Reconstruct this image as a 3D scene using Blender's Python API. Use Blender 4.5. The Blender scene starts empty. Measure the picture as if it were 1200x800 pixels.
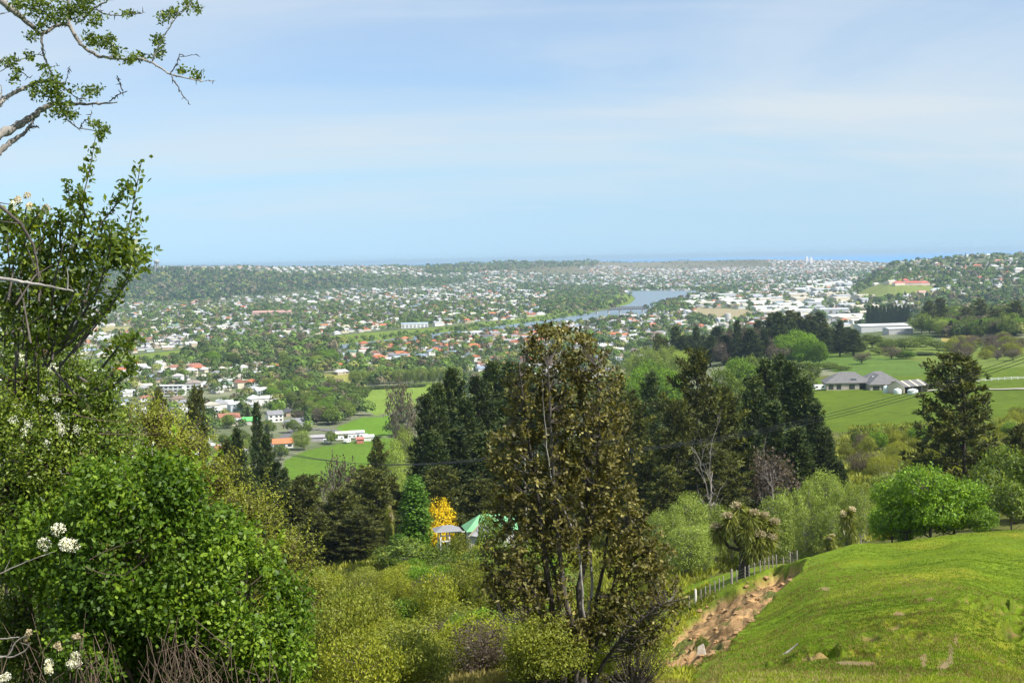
import bpy, math, random
import numpy as np
from mathutils import Matrix, Vector
PI = math.pi
rs = np.random.default_rng(7)
S = bpy.context.scene
COL = S.collection
# ------------------------------------------------------------------ camera, world, sun, exposure
F = 1667.0
PITCH = math.atan(97 / F); ROLL = math.radians(1.25)
CZ = 110.0
fw = np.array([0, math.cos(PITCH), -math.sin(PITCH)]); up0 = np.array([0, math.sin(PITCH), math.cos(PITCH)]); rt0 = np.array([1., 0, 0])
rt = math.cos(ROLL) * rt0 - math.sin(ROLL) * up0
up = math.cos(ROLL) * up0 + math.sin(ROLL) * rt0
cd = bpy.data.cameras.new('camera'); cam = bpy.data.objects.new('camera', cd); COL.objects.link(cam)
cd.sensor_width = 36; cd.lens = 36 * F / 1200; cd.clip_start = 0.1; cd.clip_end = 400000
cam.matrix_world = Matrix(((rt[0], up[0], -fw[0], 0), (rt[1], up[1], -fw[1], 0), (rt[2], up[2], -fw[2], CZ), (0, 0, 0, 1)))
S.camera = cam
SUN_EL, SUN_AZ = 50.0, 122.0          # azimuth clockwise from +Y (the view)
w = bpy.data.worlds.new('World'); S.world = w; w.use_nodes = True
nt = w.node_tree; nt.nodes.clear()
def N(nt, t, **k):
    n = nt.nodes.new(t)
    for a, b in k.items():
        if a == 'inp':
            for i, v in b.items(): n.inputs[i].default_value = v
        else: setattr(n, a, b)
    return n
def Lk(nt, a, b): nt.links.new(a, b)
tc = N(nt, 'ShaderNodeTexCoord')
sky = N(nt, 'ShaderNodeTexSky', sky_type='NISHITA', sun_disc=False)
sky.sun_elevation = math.radians(SUN_EL); sky.sun_rotation = math.radians(SUN_AZ)
sky.altitude = 100; sky.air_density = 1.0; sky.dust_density = 0.25; sky.ozone_density = 2.5
sep = N(nt, 'ShaderNodeSeparateXYZ'); Lk(nt, tc.outputs['Generated'], sep.inputs[0])
mx = N(nt, 'ShaderNodeMath', operation='MAXIMUM', inp={1: 0.075}); Lk(nt, sep.outputs[2], mx.inputs[0])
cmb = N(nt, 'ShaderNodeCombineXYZ'); Lk(nt, sep.outputs[0], cmb.inputs[0]); Lk(nt, sep.outputs[1], cmb.inputs[1]); Lk(nt, mx.outputs[0], cmb.inputs[2])
nrm = N(nt, 'ShaderNodeVectorMath', operation='NORMALIZE'); Lk(nt, cmb.outputs[0], nrm.inputs[0]); Lk(nt, nrm.outputs[0], sky.inputs[0])
# thin cirrus: noise on a high flat cloud layer (direction / height)
mz = N(nt, 'ShaderNodeMath', operation='MAXIMUM', inp={1: 0.0}); Lk(nt, sep.outputs[2], mz.inputs[0])
mza = N(nt, 'ShaderNodeMath', operation='ADD', inp={1: 0.10}); Lk(nt, mz.outputs[0], mza.inputs[0])
dv = N(nt, 'ShaderNodeMath', operation='DIVIDE'); Lk(nt, sep.outputs[0], dv.inputs[0]); Lk(nt, mza.outputs[0], dv.inputs[1])
dv2 = N(nt, 'ShaderNodeMath', operation='DIVIDE'); Lk(nt, sep.outputs[1], dv2.inputs[0]); Lk(nt, mza.outputs[0], dv2.inputs[1])
cc = N(nt, 'ShaderNodeCombineXYZ'); Lk(nt, dv.outputs[0], cc.inputs[0]); Lk(nt, dv2.outputs[0], cc.inputs[1])
def cloud(rotz, sx, sy, scale, detail, dist, lo, hi, loc=(0, 0, 0)):
    mp = N(nt, 'ShaderNodeMapping'); mp.inputs['Rotation'].default_value = (0, 0, rotz); mp.inputs['Scale'].default_value = (sx, sy, 1); mp.inputs['Location'].default_value = loc
    Lk(nt, cc.outputs[0], mp.inputs[0])
    no = N(nt, 'ShaderNodeTexNoise', inp={'Scale': scale, 'Detail': detail, 'Roughness': 0.55, 'Distortion': dist}); Lk(nt, mp.outputs[0], no.inputs['Vector'])
    mr = N(nt, 'ShaderNodeMapRange', interpolation_type='SMOOTHSTEP', inp={1: lo, 2: hi, 3: 0.0, 4: 1.0}); Lk(nt, no.outputs[0], mr.inputs[0])
    return mr.outputs[0]
c1 = cloud(0.5, 0.45, 0.6, 0.55, 7, 0.8, 0.22, 0.64, (7.4, 3.2, 0))
c2 = cloud(-0.5, 0.35, 1.0, 1.6, 5, 0.4, 0.45, 0.85, (0.4, 5.0, 0))
ad = N(nt, 'ShaderNodeMath', operation='MULTIPLY_ADD', inp={1: 0.45}); Lk(nt, c2, ad.inputs[0]); Lk(nt, c1, ad.inputs[2])
# the layer thins out towards the horizon
fd = N(nt, 'ShaderNodeMapRange', interpolation_type='SMOOTHSTEP', inp={1: 0.0, 2: 0.07, 3: 0.12, 4: 0.85}); Lk(nt, sep.outputs[2], fd.inputs[0])
ml = N(nt, 'ShaderNodeMath', operation='MULTIPLY', use_clamp=True); Lk(nt, ad.outputs[0], ml.inputs[0]); Lk(nt, fd.outputs[0], ml.inputs[1])
tint = N(nt, 'ShaderNodeMix', data_type='RGBA', blend_type='MULTIPLY', inp={0: 1.0}); tint.inputs[7].default_value = (0.82, 0.96, 1.14, 1)
Lk(nt, sky.outputs[0], tint.inputs[6])
mixc = N(nt, 'ShaderNodeMix', data_type='RGBA'); Lk(nt, ml.outputs[0], mixc.inputs[0]); Lk(nt, tint.outputs[2], mixc.inputs[6]); mixc.inputs[7].default_value = (5.35, 6.1, 6.7, 1)
bg = N(nt, 'ShaderNodeBackground', inp={1: 0.073}); Lk(nt, mixc.outputs[2], bg.inputs[0])
wo = N(nt, 'ShaderNodeOutputWorld'); Lk(nt, bg.outputs[0], wo.inputs[0])
sl = bpy.data.lights.new('sun', 'SUN'); sl.energy = 4.2; sl.angle = math.radians(0.5); sl.color = (1, 0.95, 0.87)
so = bpy.data.objects.new('sun', sl); COL.objects.link(so)
el, az = math.radians(SUN_EL), math.radians(SUN_AZ)
tos = Vector((math.sin(az) * math.cos(el), math.cos(az) * math.cos(el), math.sin(el)))
so.rotation_euler = tos.to_track_quat('Z', 'Y').to_euler()
S.view_settings.view_transform = 'Standard'; S.view_settings.look = 'None'; S.view_settings.gamma = 1; S.view_settings.use_curve_mapping = False
S.view_settings.exposure = 0.85
S.render.engine = 'CYCLES'
S.cycles.max_bounces = 6; S.cycles.diffuse_bounces = 3; S.cycles.glossy_bounces = 2; S.cycles.transmission_bounces = 3; S.cycles.volume_bounces = 0; S.cycles.transparent_max_bounces = 4
S.cycles.use_denoising = True
S.cycles.use_adaptive_sampling = True; S.cycles.adaptive_threshold = 0.02
S.cycles.caustics_reflective = False; S.cycles.caustics_refractive = False
HAZE = 5.4e-5
# ------------------------------------------------------------------ helpers
def ray(px, py):
    d = fw + rt * ((px - 600) / F) + up * ((400 - py) / F)
    return d / d[1]
def P(px, py, Y):
    d = ray(px, py) * Y
    return np.array([d[0], d[1], d[2] + CZ])
def project(X):
    X = np.asarray(X, float) - np.array([0, 0, CZ])
    dd = np.maximum(X @ fw, 1e-6)
    return 600 + F * (X @ rt) / dd, 400 - F * (X @ up) / dd
def inpoly(px, py, poly):
    px = np.asarray(px); py = np.asarray(py); r = np.zeros(px.shape, bool)
    n = len(poly)
    for i in range(n):
        x1, y1 = poly[i]; x2, y2 = poly[(i + 1) % n]
        c = ((y1 > py) != (y2 > py))
        with np.errstate(divide='ignore', invalid='ignore'):
            r ^= c & (px < (x2 - x1) * (py - y1) / (y2 - y1 + 1e-12) + x1)
    return r
def hsh(ix, iy, seed):
    h = (ix.astype(np.int64) * 374761393 + iy.astype(np.int64) * 668265263 + seed * 982451653) & 0xFFFFFFFF
    h = ((h ^ (h >> 13)) * 1274126177) & 0xFFFFFFFF
    return ((h ^ (h >> 16)) & 0xFFFF) / 65535.0
def vnoise(x, y, seed=0):
    ix = np.floor(x); iy = np.floor(y); fx = x - ix; fy = y - iy
    fx = fx * fx * (3 - 2 * fx); fy = fy * fy * (3 - 2 * fy)
    a = hsh(ix, iy, seed); b = hsh(ix + 1, iy, seed); c = hsh(ix, iy + 1, seed); d = hsh(ix + 1, iy + 1, seed)
    return (a * (1 - fx) + b * fx) * (1 - fy) + (c * (1 - fx) + d * fx) * fy * 1.0 - 0.5
def fbm(x, y, o=4, seed=0):
    s = 0; a = 1.0
    for i in range(o):
        s = s + a * vnoise(x * 2 ** i + 17.3 * i, y * 2 ** i - 9.1 * i, seed + i); a *= 0.5
    return s
# terrain height table (depth Y : height relative to the camera), one list per picture column
A = 110.0
COLS = {
 -900: [(2,-1.7),(5,-2.2),(10,-3.6),(20,-8),(30,-12),(60,-22),(120,-36),(200,-46),(400,-60),(900,-80),(2000,-90),(3000,-110),(4800,-110),(6500,-30),(9000,-60),(11500,-116)],
 0:   [(2,-1.7),(5,-2.2),(10,-3.6),(20,-8),(30,-12),(60,-22),(120,-36),(200,-48),(270,-56),(400,-76),(600,-100),(730,-A),(4700,-A),(5300,-70),(6200,-9),(7200,-20),(9500,-90),(11500,-116)],
 150: [(2,-1.7),(5,-2.2),(10,-3.6),(20,-8),(30,-12),(60,-22),(120,-36),(200,-48),(270,-56),(400,-76),(600,-100),(730,-A),(4600,-A),(5000,-78),(5400,-42),(6100,-7),(7200,-14),(9500,-90),(11500,-116)],
 300: [(2,-1.7),(5,-2.2),(10,-3.6),(20,-7),(30,-10.5),(60,-19),(120,-31),(200,-46),(270,-55),(400,-76),(600,-100),(730,-A),(4900,-A),(5300,-78),(5800,-45),(6500,-10),(7400,-14),(9500,-90),(11500,-116)],
 450: [(2,-1.7),(5,-2.2),(10,-3.8),(20,-7),(30,-10),(60,-17),(120,-29),(190,-43),(240,-47),(300,-55),(400,-74),(600,-101),(700,-A),(5400,-A),(6000,-80),(6700,-32),(7400,-16),(8500,-40),(10000,-80),(11500,-116)],
 600: [(2,-1.7),(5,-2.2),(10,-4),(20,-7),(30,-9.5),(40,-12),(60,-17),(120,-29),(190,-43),(240,-46),(300,-52),(450,-76),(700,-102),(850,-A),(5800,-A),(7000,-80),(8200,-30),(9200,-22),(10500,-80),(11500,-116)],
 700: [(2,-1.7),(5,-2.2),(10,-4),(20,-7),(30,-9.8),(40,-12.3),(60,-17.5),(100,-27),(140,-34),(190,-43),(240,-46),(400,-62),(600,-80),(900,-102),(1100,-A),(6000,-A),(7500,-88),(8600,-30),(9400,-32),(10500,-80),(11500,-116)],
 750: [(2,-1.7),(5,-2.2),(10,-4),(20,-7),(40,-12.5),(60,-18),(80,-24),(100,-29),(125,-33),(140,-34.5),(180,-41),(240,-46),(400,-60),(600,-73),(900,-93),(1200,-A),(6500,-A),(8000,-80),(9000,-36),(9800,-60),(11500,-116)],
 800: [(2,-1.7),(5,-2.2),(10,-4),(20,-7),(40,-12.5),(60,-18),(80,-23.6),(100,-27.8),(125,-31.8),(140,-33),(180,-41),(240,-46),(400,-60),(600,-68),(900,-76),(1200,-87),(1500,-100),(1800,-A),(7000,-A),(8500,-76),(9500,-40),(10200,-60),(11500,-116)],
 850: [(2,-1.7),(5,-2.2),(10,-4),(20,-6.8),(40,-12),(60,-17),(80,-21.7),(100,-25.8),(125,-29.6),(140,-31.5),(180,-41),(240,-46),(400,-57),(600,-65),(900,-71),(1200,-79),(1700,-104),(1900,-A),(7000,-A),(8500,-78),(9500,-42),(10200,-60),(11500,-116)],
 900: [(2,-1.7),(5,-2.2),(10,-4),(20,-6.8),(40,-12),(60,-16.6),(80,-20.6),(100,-24.4),(115,-26.7),(125,-28),(140,-30.5),(160,-37),(180,-42),(240,-46),(400,-55),(600,-62),(900,-70),(1100,-73),(1400,-84),(1850,-A),(7000,-A),(8500,-80),(9500,-45),(10200,-60),(11500,-116)],
 950: [(2,-1.7),(5,-2.2),(10,-4),(20,-6.8),(40,-12),(60,-15.7),(80,-19.2),(100,-22.6),(115,-24.8),(125,-26.9),(140,-31),(180,-41),(240,-45),(400,-54),(520,-59),(640,-62),(900,-70),(1100,-73),(1500,-88),(1900,-A),(7000,-A),(8200,-84),(9200,-52),(10200,-70),(11500,-116)],
 1000:[(2,-1.7),(5,-2.2),(10,-4),(20,-6.8),(40,-12),(60,-15.4),(80,-18.8),(100,-22),(118,-24.4),(130,-27.5),(145,-32),(200,-41),(260,-45),(300,-48.5),(450,-55.8),(560,-59.3),(640,-62),(700,-63.4),(800,-66.5),(950,-69.5),(1100,-72),(1400,-80),(1750,-96),(2100,-A),(2800,-A),(3200,-97),(3700,-94),(4500,-104),(6000,-A),(8000,-88),(9000,-60),(10200,-80),(11500,-116)],
 1050:[(2,-1.7),(5,-2.2),(10,-4),(20,-6.8),(40,-12),(60,-15.2),(80,-18.4),(100,-22.1),(120,-25.0),(130,-26.5),(145,-31),(200,-40),(260,-45),(300,-48),(450,-55.6),(560,-59),(640,-62),(700,-63.4),(800,-66.5),(950,-69),(1100,-71),(1400,-78),(1750,-92),(2200,-A),(2600,-A),(2900,-80),(3050,-62),(3350,-70),(3700,-60),(4300,-37),(5000,-60),(6500,-A),(8500,-100),(10200,-90),(11500,-116)],
 1130:[(2,-1.7),(5,-2.2),(10,-4),(20,-6.8),(40,-12),(60,-14.9),(80,-18.1),(100,-21.1),(118,-23.9),(130,-26),(150,-32),(200,-37),(260,-43),(300,-47),(450,-55),(600,-60),(800,-65.5),(950,-69),(1100,-72),(1400,-76),(1800,-85),(2300,-106),(2600,-102),(3000,-86),(3400,-68),(3900,-42),(4300,-22),(5000,-50),(6500,-A),(10200,-90),(11500,-116)],
 1200:[(2,-1.7),(5,-2.2),(10,-4),(20,-6.8),(40,-12.5),(50,-14.8),(60,-16.6),(80,-18.9),(100,-21.3),(115,-23.1),(130,-26),(150,-31),(200,-37),(260,-43),(300,-47),(450,-54),(600,-59),(800,-64),(950,-66),(1100,-68),(1400,-72),(1800,-80),(2300,-104),(2600,-100),(3000,-82),(3400,-62),(3900,-36),(4300,-20),(5000,-40),(6500,-A),(10200,-90),(11500,-116)],
 1700:[(2,-1.7),(5,-2.2),(10,-4),(20,-6.8),(40,-12.5),(60,-16),(80,-18),(115,-21),(200,-30),(450,-46),(950,-56),(1800,-66),(3000,-60),(4300,-10),(6500,-60),(10200,-90),(11500,-116)],
}
LY = np.linspace(math.log(1.0), math.log(12000), 520)
cu = np.array(sorted(COLS)); TBc = np.array([np.interp(LY, np.log([p[0] for p in COLS[c]]), [p[1] for p in COLS[c]]) for c in cu])
UU = np.linspace(-1.0, 1.0, 401)
pxs = 600 + UU * F
TB = np.zeros((len(UU), len(LY)))
for i, p in enumerate(pxs):
    j = np.clip(np.searchsorted(cu, p) - 1, 0, len(cu) - 2); t = np.clip((p - cu[j]) / (cu[j + 1] - cu[j]), 0, 1)
    TB[i] = TBc[j] * (1 - t) + TBc[j + 1] * t
def sm(a, k, ax):
    ker = np.hanning(k + 2)[1:-1]; ker /= ker.sum()
    pad = [(0, 0), (0, 0)]; pad[ax] = (k // 2, k // 2)
    b = np.pad(a, pad, mode='edge')
    return np.apply_along_axis(lambda v: np.convolve(v, ker, 'valid'), ax, b)
TB = sm(sm(TB, 5, 0), 5, 1)
SCAR = [(944,657),(925,660),(905,665),(888,676),(858,690),(830,706),(808,726),(790,748),(772,775),(760,800),(812,792),(828,772),(852,762),(872,742),(890,722),(905,706),(918,690),(938,672)]
SLUMPS = [((1047,733),9,.9),((968,762),15,.9),((1008,772),14,.95),((925,780),13,.8),((1188,720),13,.9),((985,792),17,.9),((905,792),16,.8),((1180,742),14,.8),((1170,712),10,.6),((1020,748),10,.5),((950,776),12,.8),((1030,790),12,.7),((1135,705),7,.4),((1075,745),8,.4)]
BARE = [(1114,768,4,13),(1106,781,7,6),(1082,773,5,7),(1120,750,3,8),(1054,720,7,2.5),(968,690,7,2),(1000,778,18,4),(950,772,9,3),(1090,702,6,2)]
def bare(px, py, x, y):
    q = np.zeros(px.shape, bool)
    for (bx, by, bw, bh) in BARE: q |= (((px - bx) / bw + 1.2 * vnoise(x * 2, y * 2, 98)) ** 2 + ((py - by) / bh + 1.2 * vnoise(x * 2, y * 2, 99)) ** 2 < 1)
    return q & (y > 40) & (y < 125)
def base_h(x, y):
    y = np.maximum(y, 1.0); u = np.clip(x / y, -0.999, 0.999); l = np.clip(np.log(y), LY[0], LY[-1])
    fu = (u + 1) / 2 * (len(UU) - 1); fl = (l - LY[0]) / (LY[-1] - LY[0]) * (len(LY) - 1)
    i = np.clip(fu.astype(int), 0, len(UU) - 2); j = np.clip(fl.astype(int), 0, len(LY) - 2); a = fu - i; b = fl - j
    return (TB[i, j] * (1 - a) * (1 - b) + TB[i + 1, j] * a * (1 - b) + TB[i, j + 1] * (1 - a) * b + TB[i + 1, j + 1] * a * b)
def sstep(a, b, t):
    t = np.clip((t - a) / (b - a), 0, 1); return t * t * (3 - 2 * t)
def polydist(px, py, poly):
    d = np.full(px.shape, 1e9)
    for i in range(len(poly)):
        x1, y1 = poly[i]; x2, y2 = poly[(i + 1) % len(poly)]
        t = np.clip(((px - x1) * (x2 - x1) + (py - y1) * (y2 - y1)) / ((x2 - x1) ** 2 + (y2 - y1) ** 2), 0, 1)
        d = np.minimum(d, np.hypot(px - x1 - t * (x2 - x1), py - y1 - t * (y2 - y1)))
    return np.where(inpoly(px, py, poly), d, -d)
def zt(x, y, want=False):
    x = np.asarray(x, float); y = np.asarray(y, float)
    h = base_h(x, y)
    amp = sstep(0, 8, h + A) * sstep(3, 30, y)
    u = x / np.maximum(y, 1)
    right = sstep(0.10, 0.17, u) * sstep(150, 110, y)
    n = 0.7 * fbm(x / 16, y / 16, 4, 3) * (1 - right) + right * (0.28 * fbm(x / 13, y / 13, 3, 5) + 0.14 * fbm(x / 3.2, y / 2.2, 4, 9) + .10 * np.sin((y * .9 + x * .35 + 2 * vnoise(x / 6, y / 6, 8)) * 1.6) * (vnoise(x / 12, y / 12, 18) + .2))
    n = n + sstep(300, 1500, y) * 5 * fbm(x / 260, y / 260, 4, 11) + sstep(3500, 5000, y) * 14 * fbm(x / 600, y / 600, 4, 12)
    z = h + amp * n
    scar = np.zeros(z.shape)
    near = (y > 45) & (y < 135) & (u > 0.09) & (u < 0.4)
    if near.any():
        xn, yn = x[near], y[near]
        px, py = project(np.stack([xn, yn, base_h(xn, yn) + CZ], -1))
        pd = polydist(px + 5 * vnoise(xn / 1.1, yn / 1.1, 40), py + 5 * vnoise(xn / 1.1, yn / 1.1, 41), SCAR)
        m = sstep(-0.5, 3.0, pd)
        head = np.exp(-((px - 915) / 45) ** 2) 
        zz = z[near] - m * (0.55 + 0.9 * head) + m * (0.95 * fbm(xn / 2.2, yn / 3.2, 4, 21) + .45 * fbm(xn / .7, yn / .9, 4, 22))
        lip = np.exp(-((pd + 1.5) / 2.5) ** 2)
        zz = zz + 0.12 * lip
        mm = m.copy()
        for (sx, sy), r, dpt in SLUMPS:
            dd = np.hypot((px - sx) / 1.6 + 5 * vnoise(xn / .8, yn / .8, 60), (py - sy) * 1.3 + 5 * vnoise(xn / .8, yn / .8, 61))
            k = sstep(r, r * 0.45, dd)
            zz = zz - dpt * k * (0.6 + 1.6 * vnoise(xn / 0.7, yn / 0.7, 33)) + .15 * np.exp(-((dd - r) / 2.5) ** 2)
            mm = np.maximum(mm, 0.75 * k * (vnoise(xn / .9, yn / .9, 50) > -0.1))
        z[near] = zz; scar[near] = mm
    if want: return z + CZ, scar
    return z + CZ
def ground(x, y): return float(zt(np.array([x]), np.array([y]))[0])
_ys = np.exp(np.linspace(math.log(4), math.log(11500), 1400))
def G(px, py, ymin=4):
    d = ray(px, py); z = zt(d[0] * _ys, _ys); rz = CZ + d[2] * _ys
    k = np.where((rz <= z) & (_ys >= ymin))[0]
    if len(k) == 0: return None
    k = k[0]; Y = _ys[k]
    if k > 0:
        a = rz[k - 1] - z[k - 1]; b = rz[k] - z[k]
        if a > 0: Y = _ys[k - 1] + (_ys[k] - _ys[k - 1]) * a / (a - b)
    return np.array([d[0] * Y, Y, ground(d[0] * Y, Y)])
def mesh(name, V, faces, mat=None, attrs=None, smooth=False, midx=None):
    me = bpy.data.meshes.new(name)
    V = np.asarray(V, np.float32).reshape(-1, 3)
    if not isinstance(faces, list) or isinstance(faces[0], tuple): faces = [faces]
    faces = [np.asarray(f, np.int32) for f in faces if len(f)]
    tot = np.concatenate([np.full(len(f), f.shape[1], np.int32) for f in faces])
    li = np.concatenate([f.ravel() for f in faces])
    me.vertices.add(len(V)); me.vertices.foreach_set('co', V.ravel())
    me.loops.add(len(li)); me.loops.foreach_set('vertex_index', li)
    me.polygons.add(len(tot)); me.polygons.foreach_set('loop_start', np.concatenate([[0], np.cumsum(tot)[:-1]]).astype(np.int32))
    if midx is not None: me.polygons.foreach_set('material_index', np.asarray(midx, np.int32))
    me.polygons.foreach_set('use_smooth', np.full(len(tot), smooth))
    for m in (mat if isinstance(mat, (list, tuple)) else [mat]):
        if m: me.materials.append(m)
    for k, a in (attrs or {}).items():
        a = np.asarray(a, np.float32)
        if a.ndim == 1:
            at = me.attributes.new(k, 'FLOAT', 'POINT'); at.data.foreach_set('value', a)
        else:
            if a.shape[1] == 3: a = np.concatenate([a, np.ones((len(a), 1), np.float32)], 1)
            at = me.attributes.new(k, 'FLOAT_COLOR', 'POINT'); at.data.foreach_set('color', a.ravel())
    me.update(calc_edges=True); me.validate()
    return me
def obj(name, me, parent=None, loc=None, **props):
    o = bpy.data.objects.new(name, me); COL.objects.link(o)
    if parent: o.parent = parent
    if loc is not None: o.location = loc
    for k, v in props.items(): o[k] = v
    return o
def structure(name, me, kind='structure', **p):
    return obj(name, me, None, None, kind=kind, **p)
REG = []      # label bookkeeping: (object, description, zone, key for order)
def thing(name, desc, cat, loc, zone='', group=None, rz=0, sc=(1, 1, 1), me=None):
    o = bpy.data.objects.new(name, me); COL.objects.link(o)
    o.location = loc; o.rotation_euler = (0, 0, rz); o.scale = sc
    o['category'] = cat
    if group: o['group'] = group
    REG.append((o, desc, zone, loc[0] / max(loc[1], 1)))
    return o
_ones = 'zeroth first second third fourth fifth sixth seventh eighth ninth tenth eleventh twelfth thirteenth fourteenth fifteenth sixteenth seventeenth eighteenth nineteenth'.split()
_tens = {2: 'twent', 3: 'thirt', 4: 'fort', 5: 'fift', 6: 'sixt', 7: 'sevent', 8: 'eight', 9: 'ninet'}
def ordinal(n):
    if n < 20: return _ones[n]
    if n < 100:
        t, o = divmod(n, 10)
        return _tens[t] + ('ieth' if o == 0 else 'y-' + _ones[o])
    return 'hundred and ' + ordinal(n - 100) if n > 100 else 'hundredth'
def write_labels():
    b = {}
    for r in REG: b.setdefault((r[1], r[2]), []).append(r)
    for (d, z), rr in b.items():
        rr.sort(key=lambda r: r[3])
        base = (d + ' ' + z).strip()
        if len(rr) == 1: rr[0][0]['label'] = base; continue
        for i, r in enumerate(rr):
            n = len(rr)
            if i == 0: w_ = 'leftmost'
            elif i == n - 1: w_ = 'rightmost'
            elif i < (n + 1) // 2: w_ = ordinal(i + 1) + ' from left'
            else: w_ = ordinal(n - i) + ' from right'
            r[0]['label'] = base + ', ' + w_
# ---- geometry pieces
class MB:
    def __init__(s): s.V = []; s.Q = []; s.T = []; s.n = 0; s.G = []
    def add(s, V, Q=None, T=None):
        V = np.asarray(V, float)
        s.V.append(V)
        if Q is not None and len(Q): s.Q.append(np.asarray(Q) + s.n)
        if T is not None and len(T): s.T.append(np.asarray(T) + s.n)
        s.n += len(V)
    def box(s, x0, x1, y0, y1, z0, z1):
        s.add([(x0,y0,z0),(x1,y0,z0),(x1,y1,z0),(x0,y1,z0),(x0,y0,z1),(x1,y0,z1),(x1,y1,z1),(x0,y1,z1)],
              [(0,3,2,1),(4,5,6,7),(0,1,5,4),(1,2,6,5),(2,3,7,6),(3,0,4,7)])
    def tube(s, pts, rad, k=6):
        pts = np.asarray(pts, float); n = len(pts); rad = np.broadcast_to(rad, (n,))
        tg = np.gradient(pts, axis=0); tg /= np.linalg.norm(tg, axis=1)[:, None] + 1e-9
        ref = np.array([0.31, 0.22, 0.92]) if abs(tg[0] @ np.array([0, 0, 1])) < 0.9 else np.array([1., 0.1, 0])
        a = np.cross(tg, ref); a /= np.linalg.norm(a, axis=1)[:, None] + 1e-9; b = np.cross(tg, a)
        th = np.arange(k) / k * 2 * PI
        V = pts[:, None] + rad[:, None, None] * (np.cos(th)[None, :, None] * a[:, None] + np.sin(th)[None, :, None] * b[:, None])
        i = np.arange(n - 1)[:, None] * k; j = np.arange(k)[None]
        q = np.stack([i + j, i + (j + 1) % k, i + k + (j + 1) % k, i + k + j], -1).reshape(-1, 4)
        s.add(V.reshape(-1, 3), q)
        s.add([pts[-1] + tg[-1] * rad[-1]] , None)
        last = s.n - 1; base = last - k
        s.T.append(np.array([(base + m, base + (m + 1) % k, last) for m in range(k)]))
    def lathe(s, prof, k=16, c=(0, 0)):
        th = np.arange(k) / k * 2 * PI
        V = np.array([[(c[0] + r * math.cos(t), c[1] + r * math.sin(t), z) for t in th] for r, z in prof]).reshape(-1, 3)
        q = [(i * k + j, i * k + (j + 1) % k, (i + 1) * k + (j + 1) % k, (i + 1) * k + j) for i in range(len(prof) - 1) for j in range(k)]
        s.add(V, q)
    def build(s, name, mat, smooth=False, attrs=None):
        return mesh(name, np.concatenate(s.V), [np.concatenate(x) for x in (s.Q, s.T) if x], mat, attrs, smooth)
def unit(v): return v / (np.linalg.norm(v, axis=-1, keepdims=True) + 1e-9)
def leaves(c, nrm_, L, W, r, dirs=None, fold=0.0):
    """diamond leaves at points c facing roughly nrm_"""
    n = len(c)
    nn = unit(nrm_ + 0.75 * r.normal(size=(n, 3)))
    d = r.normal(size=(n, 3)) if dirs is None else dirs + 0.35 * r.normal(size=(n, 3))
    d = unit(d - nn * (d * nn).sum(1, keepdims=True)); s_ = np.cross(nn, d)
    L = L * r.uniform(0.65, 1.3, (n, 1)); W = W * r.uniform(0.7, 1.25, (n, 1))
    V = np.stack([c - d * L / 2, c + s_ * W / 2 + d * L * 0.05, c + d * L / 2, c - s_ * W / 2 + d * L * 0.05], 1).reshape(-1, 3)
    return V, np.arange(n * 4).reshape(n, 4)
def blades(c, d, L, W, r):
    n = len(c); d = unit(d); s_ = unit(np.cross(d, r.normal(size=(n, 3))))
    L = L * r.uniform(0.7, 1.3, (n, 1))
    V = np.stack([c, c + d * L * .45 + s_ * W / 2, c + d * L, c + d * L * .45 - s_ * W / 2], 1).reshape(-1, 3)
    return V, np.arange(n * 4).reshape(n, 4)
# ------------------------------------------------------------------ materials
def mat(name):
    m = bpy.data.materials.new(name); m.use_nodes = True; t = m.node_tree; t.nodes.clear()
    return m, t
def leaf_mat(name, c0, c1, c2, rough=0.5, transl=0.35, spec=0.25):
    m, t = mat(name)
    at = N(t, 'ShaderNodeAttribute', attribute_name='v')
    cr = N(t, 'ShaderNodeValToRGB'); e = cr.color_ramp.elements
    e[0].color = (*c0, 1); e[1].color = (*c2, 1); k = e.new(0.55); k.color = (*c1, 1)
    Lk(t, at.outputs['Fac'], cr.inputs[0])
    oi = N(t, 'ShaderNodeObjectInfo'); mr = N(t, 'ShaderNodeMapRange', inp={3: 0.78, 4: 1.22}); Lk(t, oi.outputs['Random'], mr.inputs[0])
    hs = N(t, 'ShaderNodeHueSaturation'); Lk(t, cr.outputs[0], hs.inputs['Color']); Lk(t, mr.outputs[0], hs.inputs['Value'])
    bs = N(t, 'ShaderNodeBsdfPrincipled', inp={'Roughness': rough, 'Specular IOR Level': spec}); Lk(t, hs.outputs[0], bs.inputs['Base Color'])
    tr = N(t, 'ShaderNodeBsdfTranslucent')
    br = N(t, 'ShaderNodeMix', data_type='RGBA', blend_type='MULTIPLY', inp={0: 1.0}); br.inputs[7].default_value = (1.35, 1.25, 0.5, 1); Lk(t, hs.outputs[0], br.inputs[6]); Lk(t, br.outputs[2], tr.inputs[0])
    ms = N(t, 'ShaderNodeMixShader', inp={0: transl}); Lk(t, bs.outputs[0], ms.inputs[1]); Lk(t, tr.outputs[0], ms.inputs[2])
    o = N(t, 'ShaderNodeOutputMaterial'); Lk(t, ms.outputs[0], o.inputs[0]); return m
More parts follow.
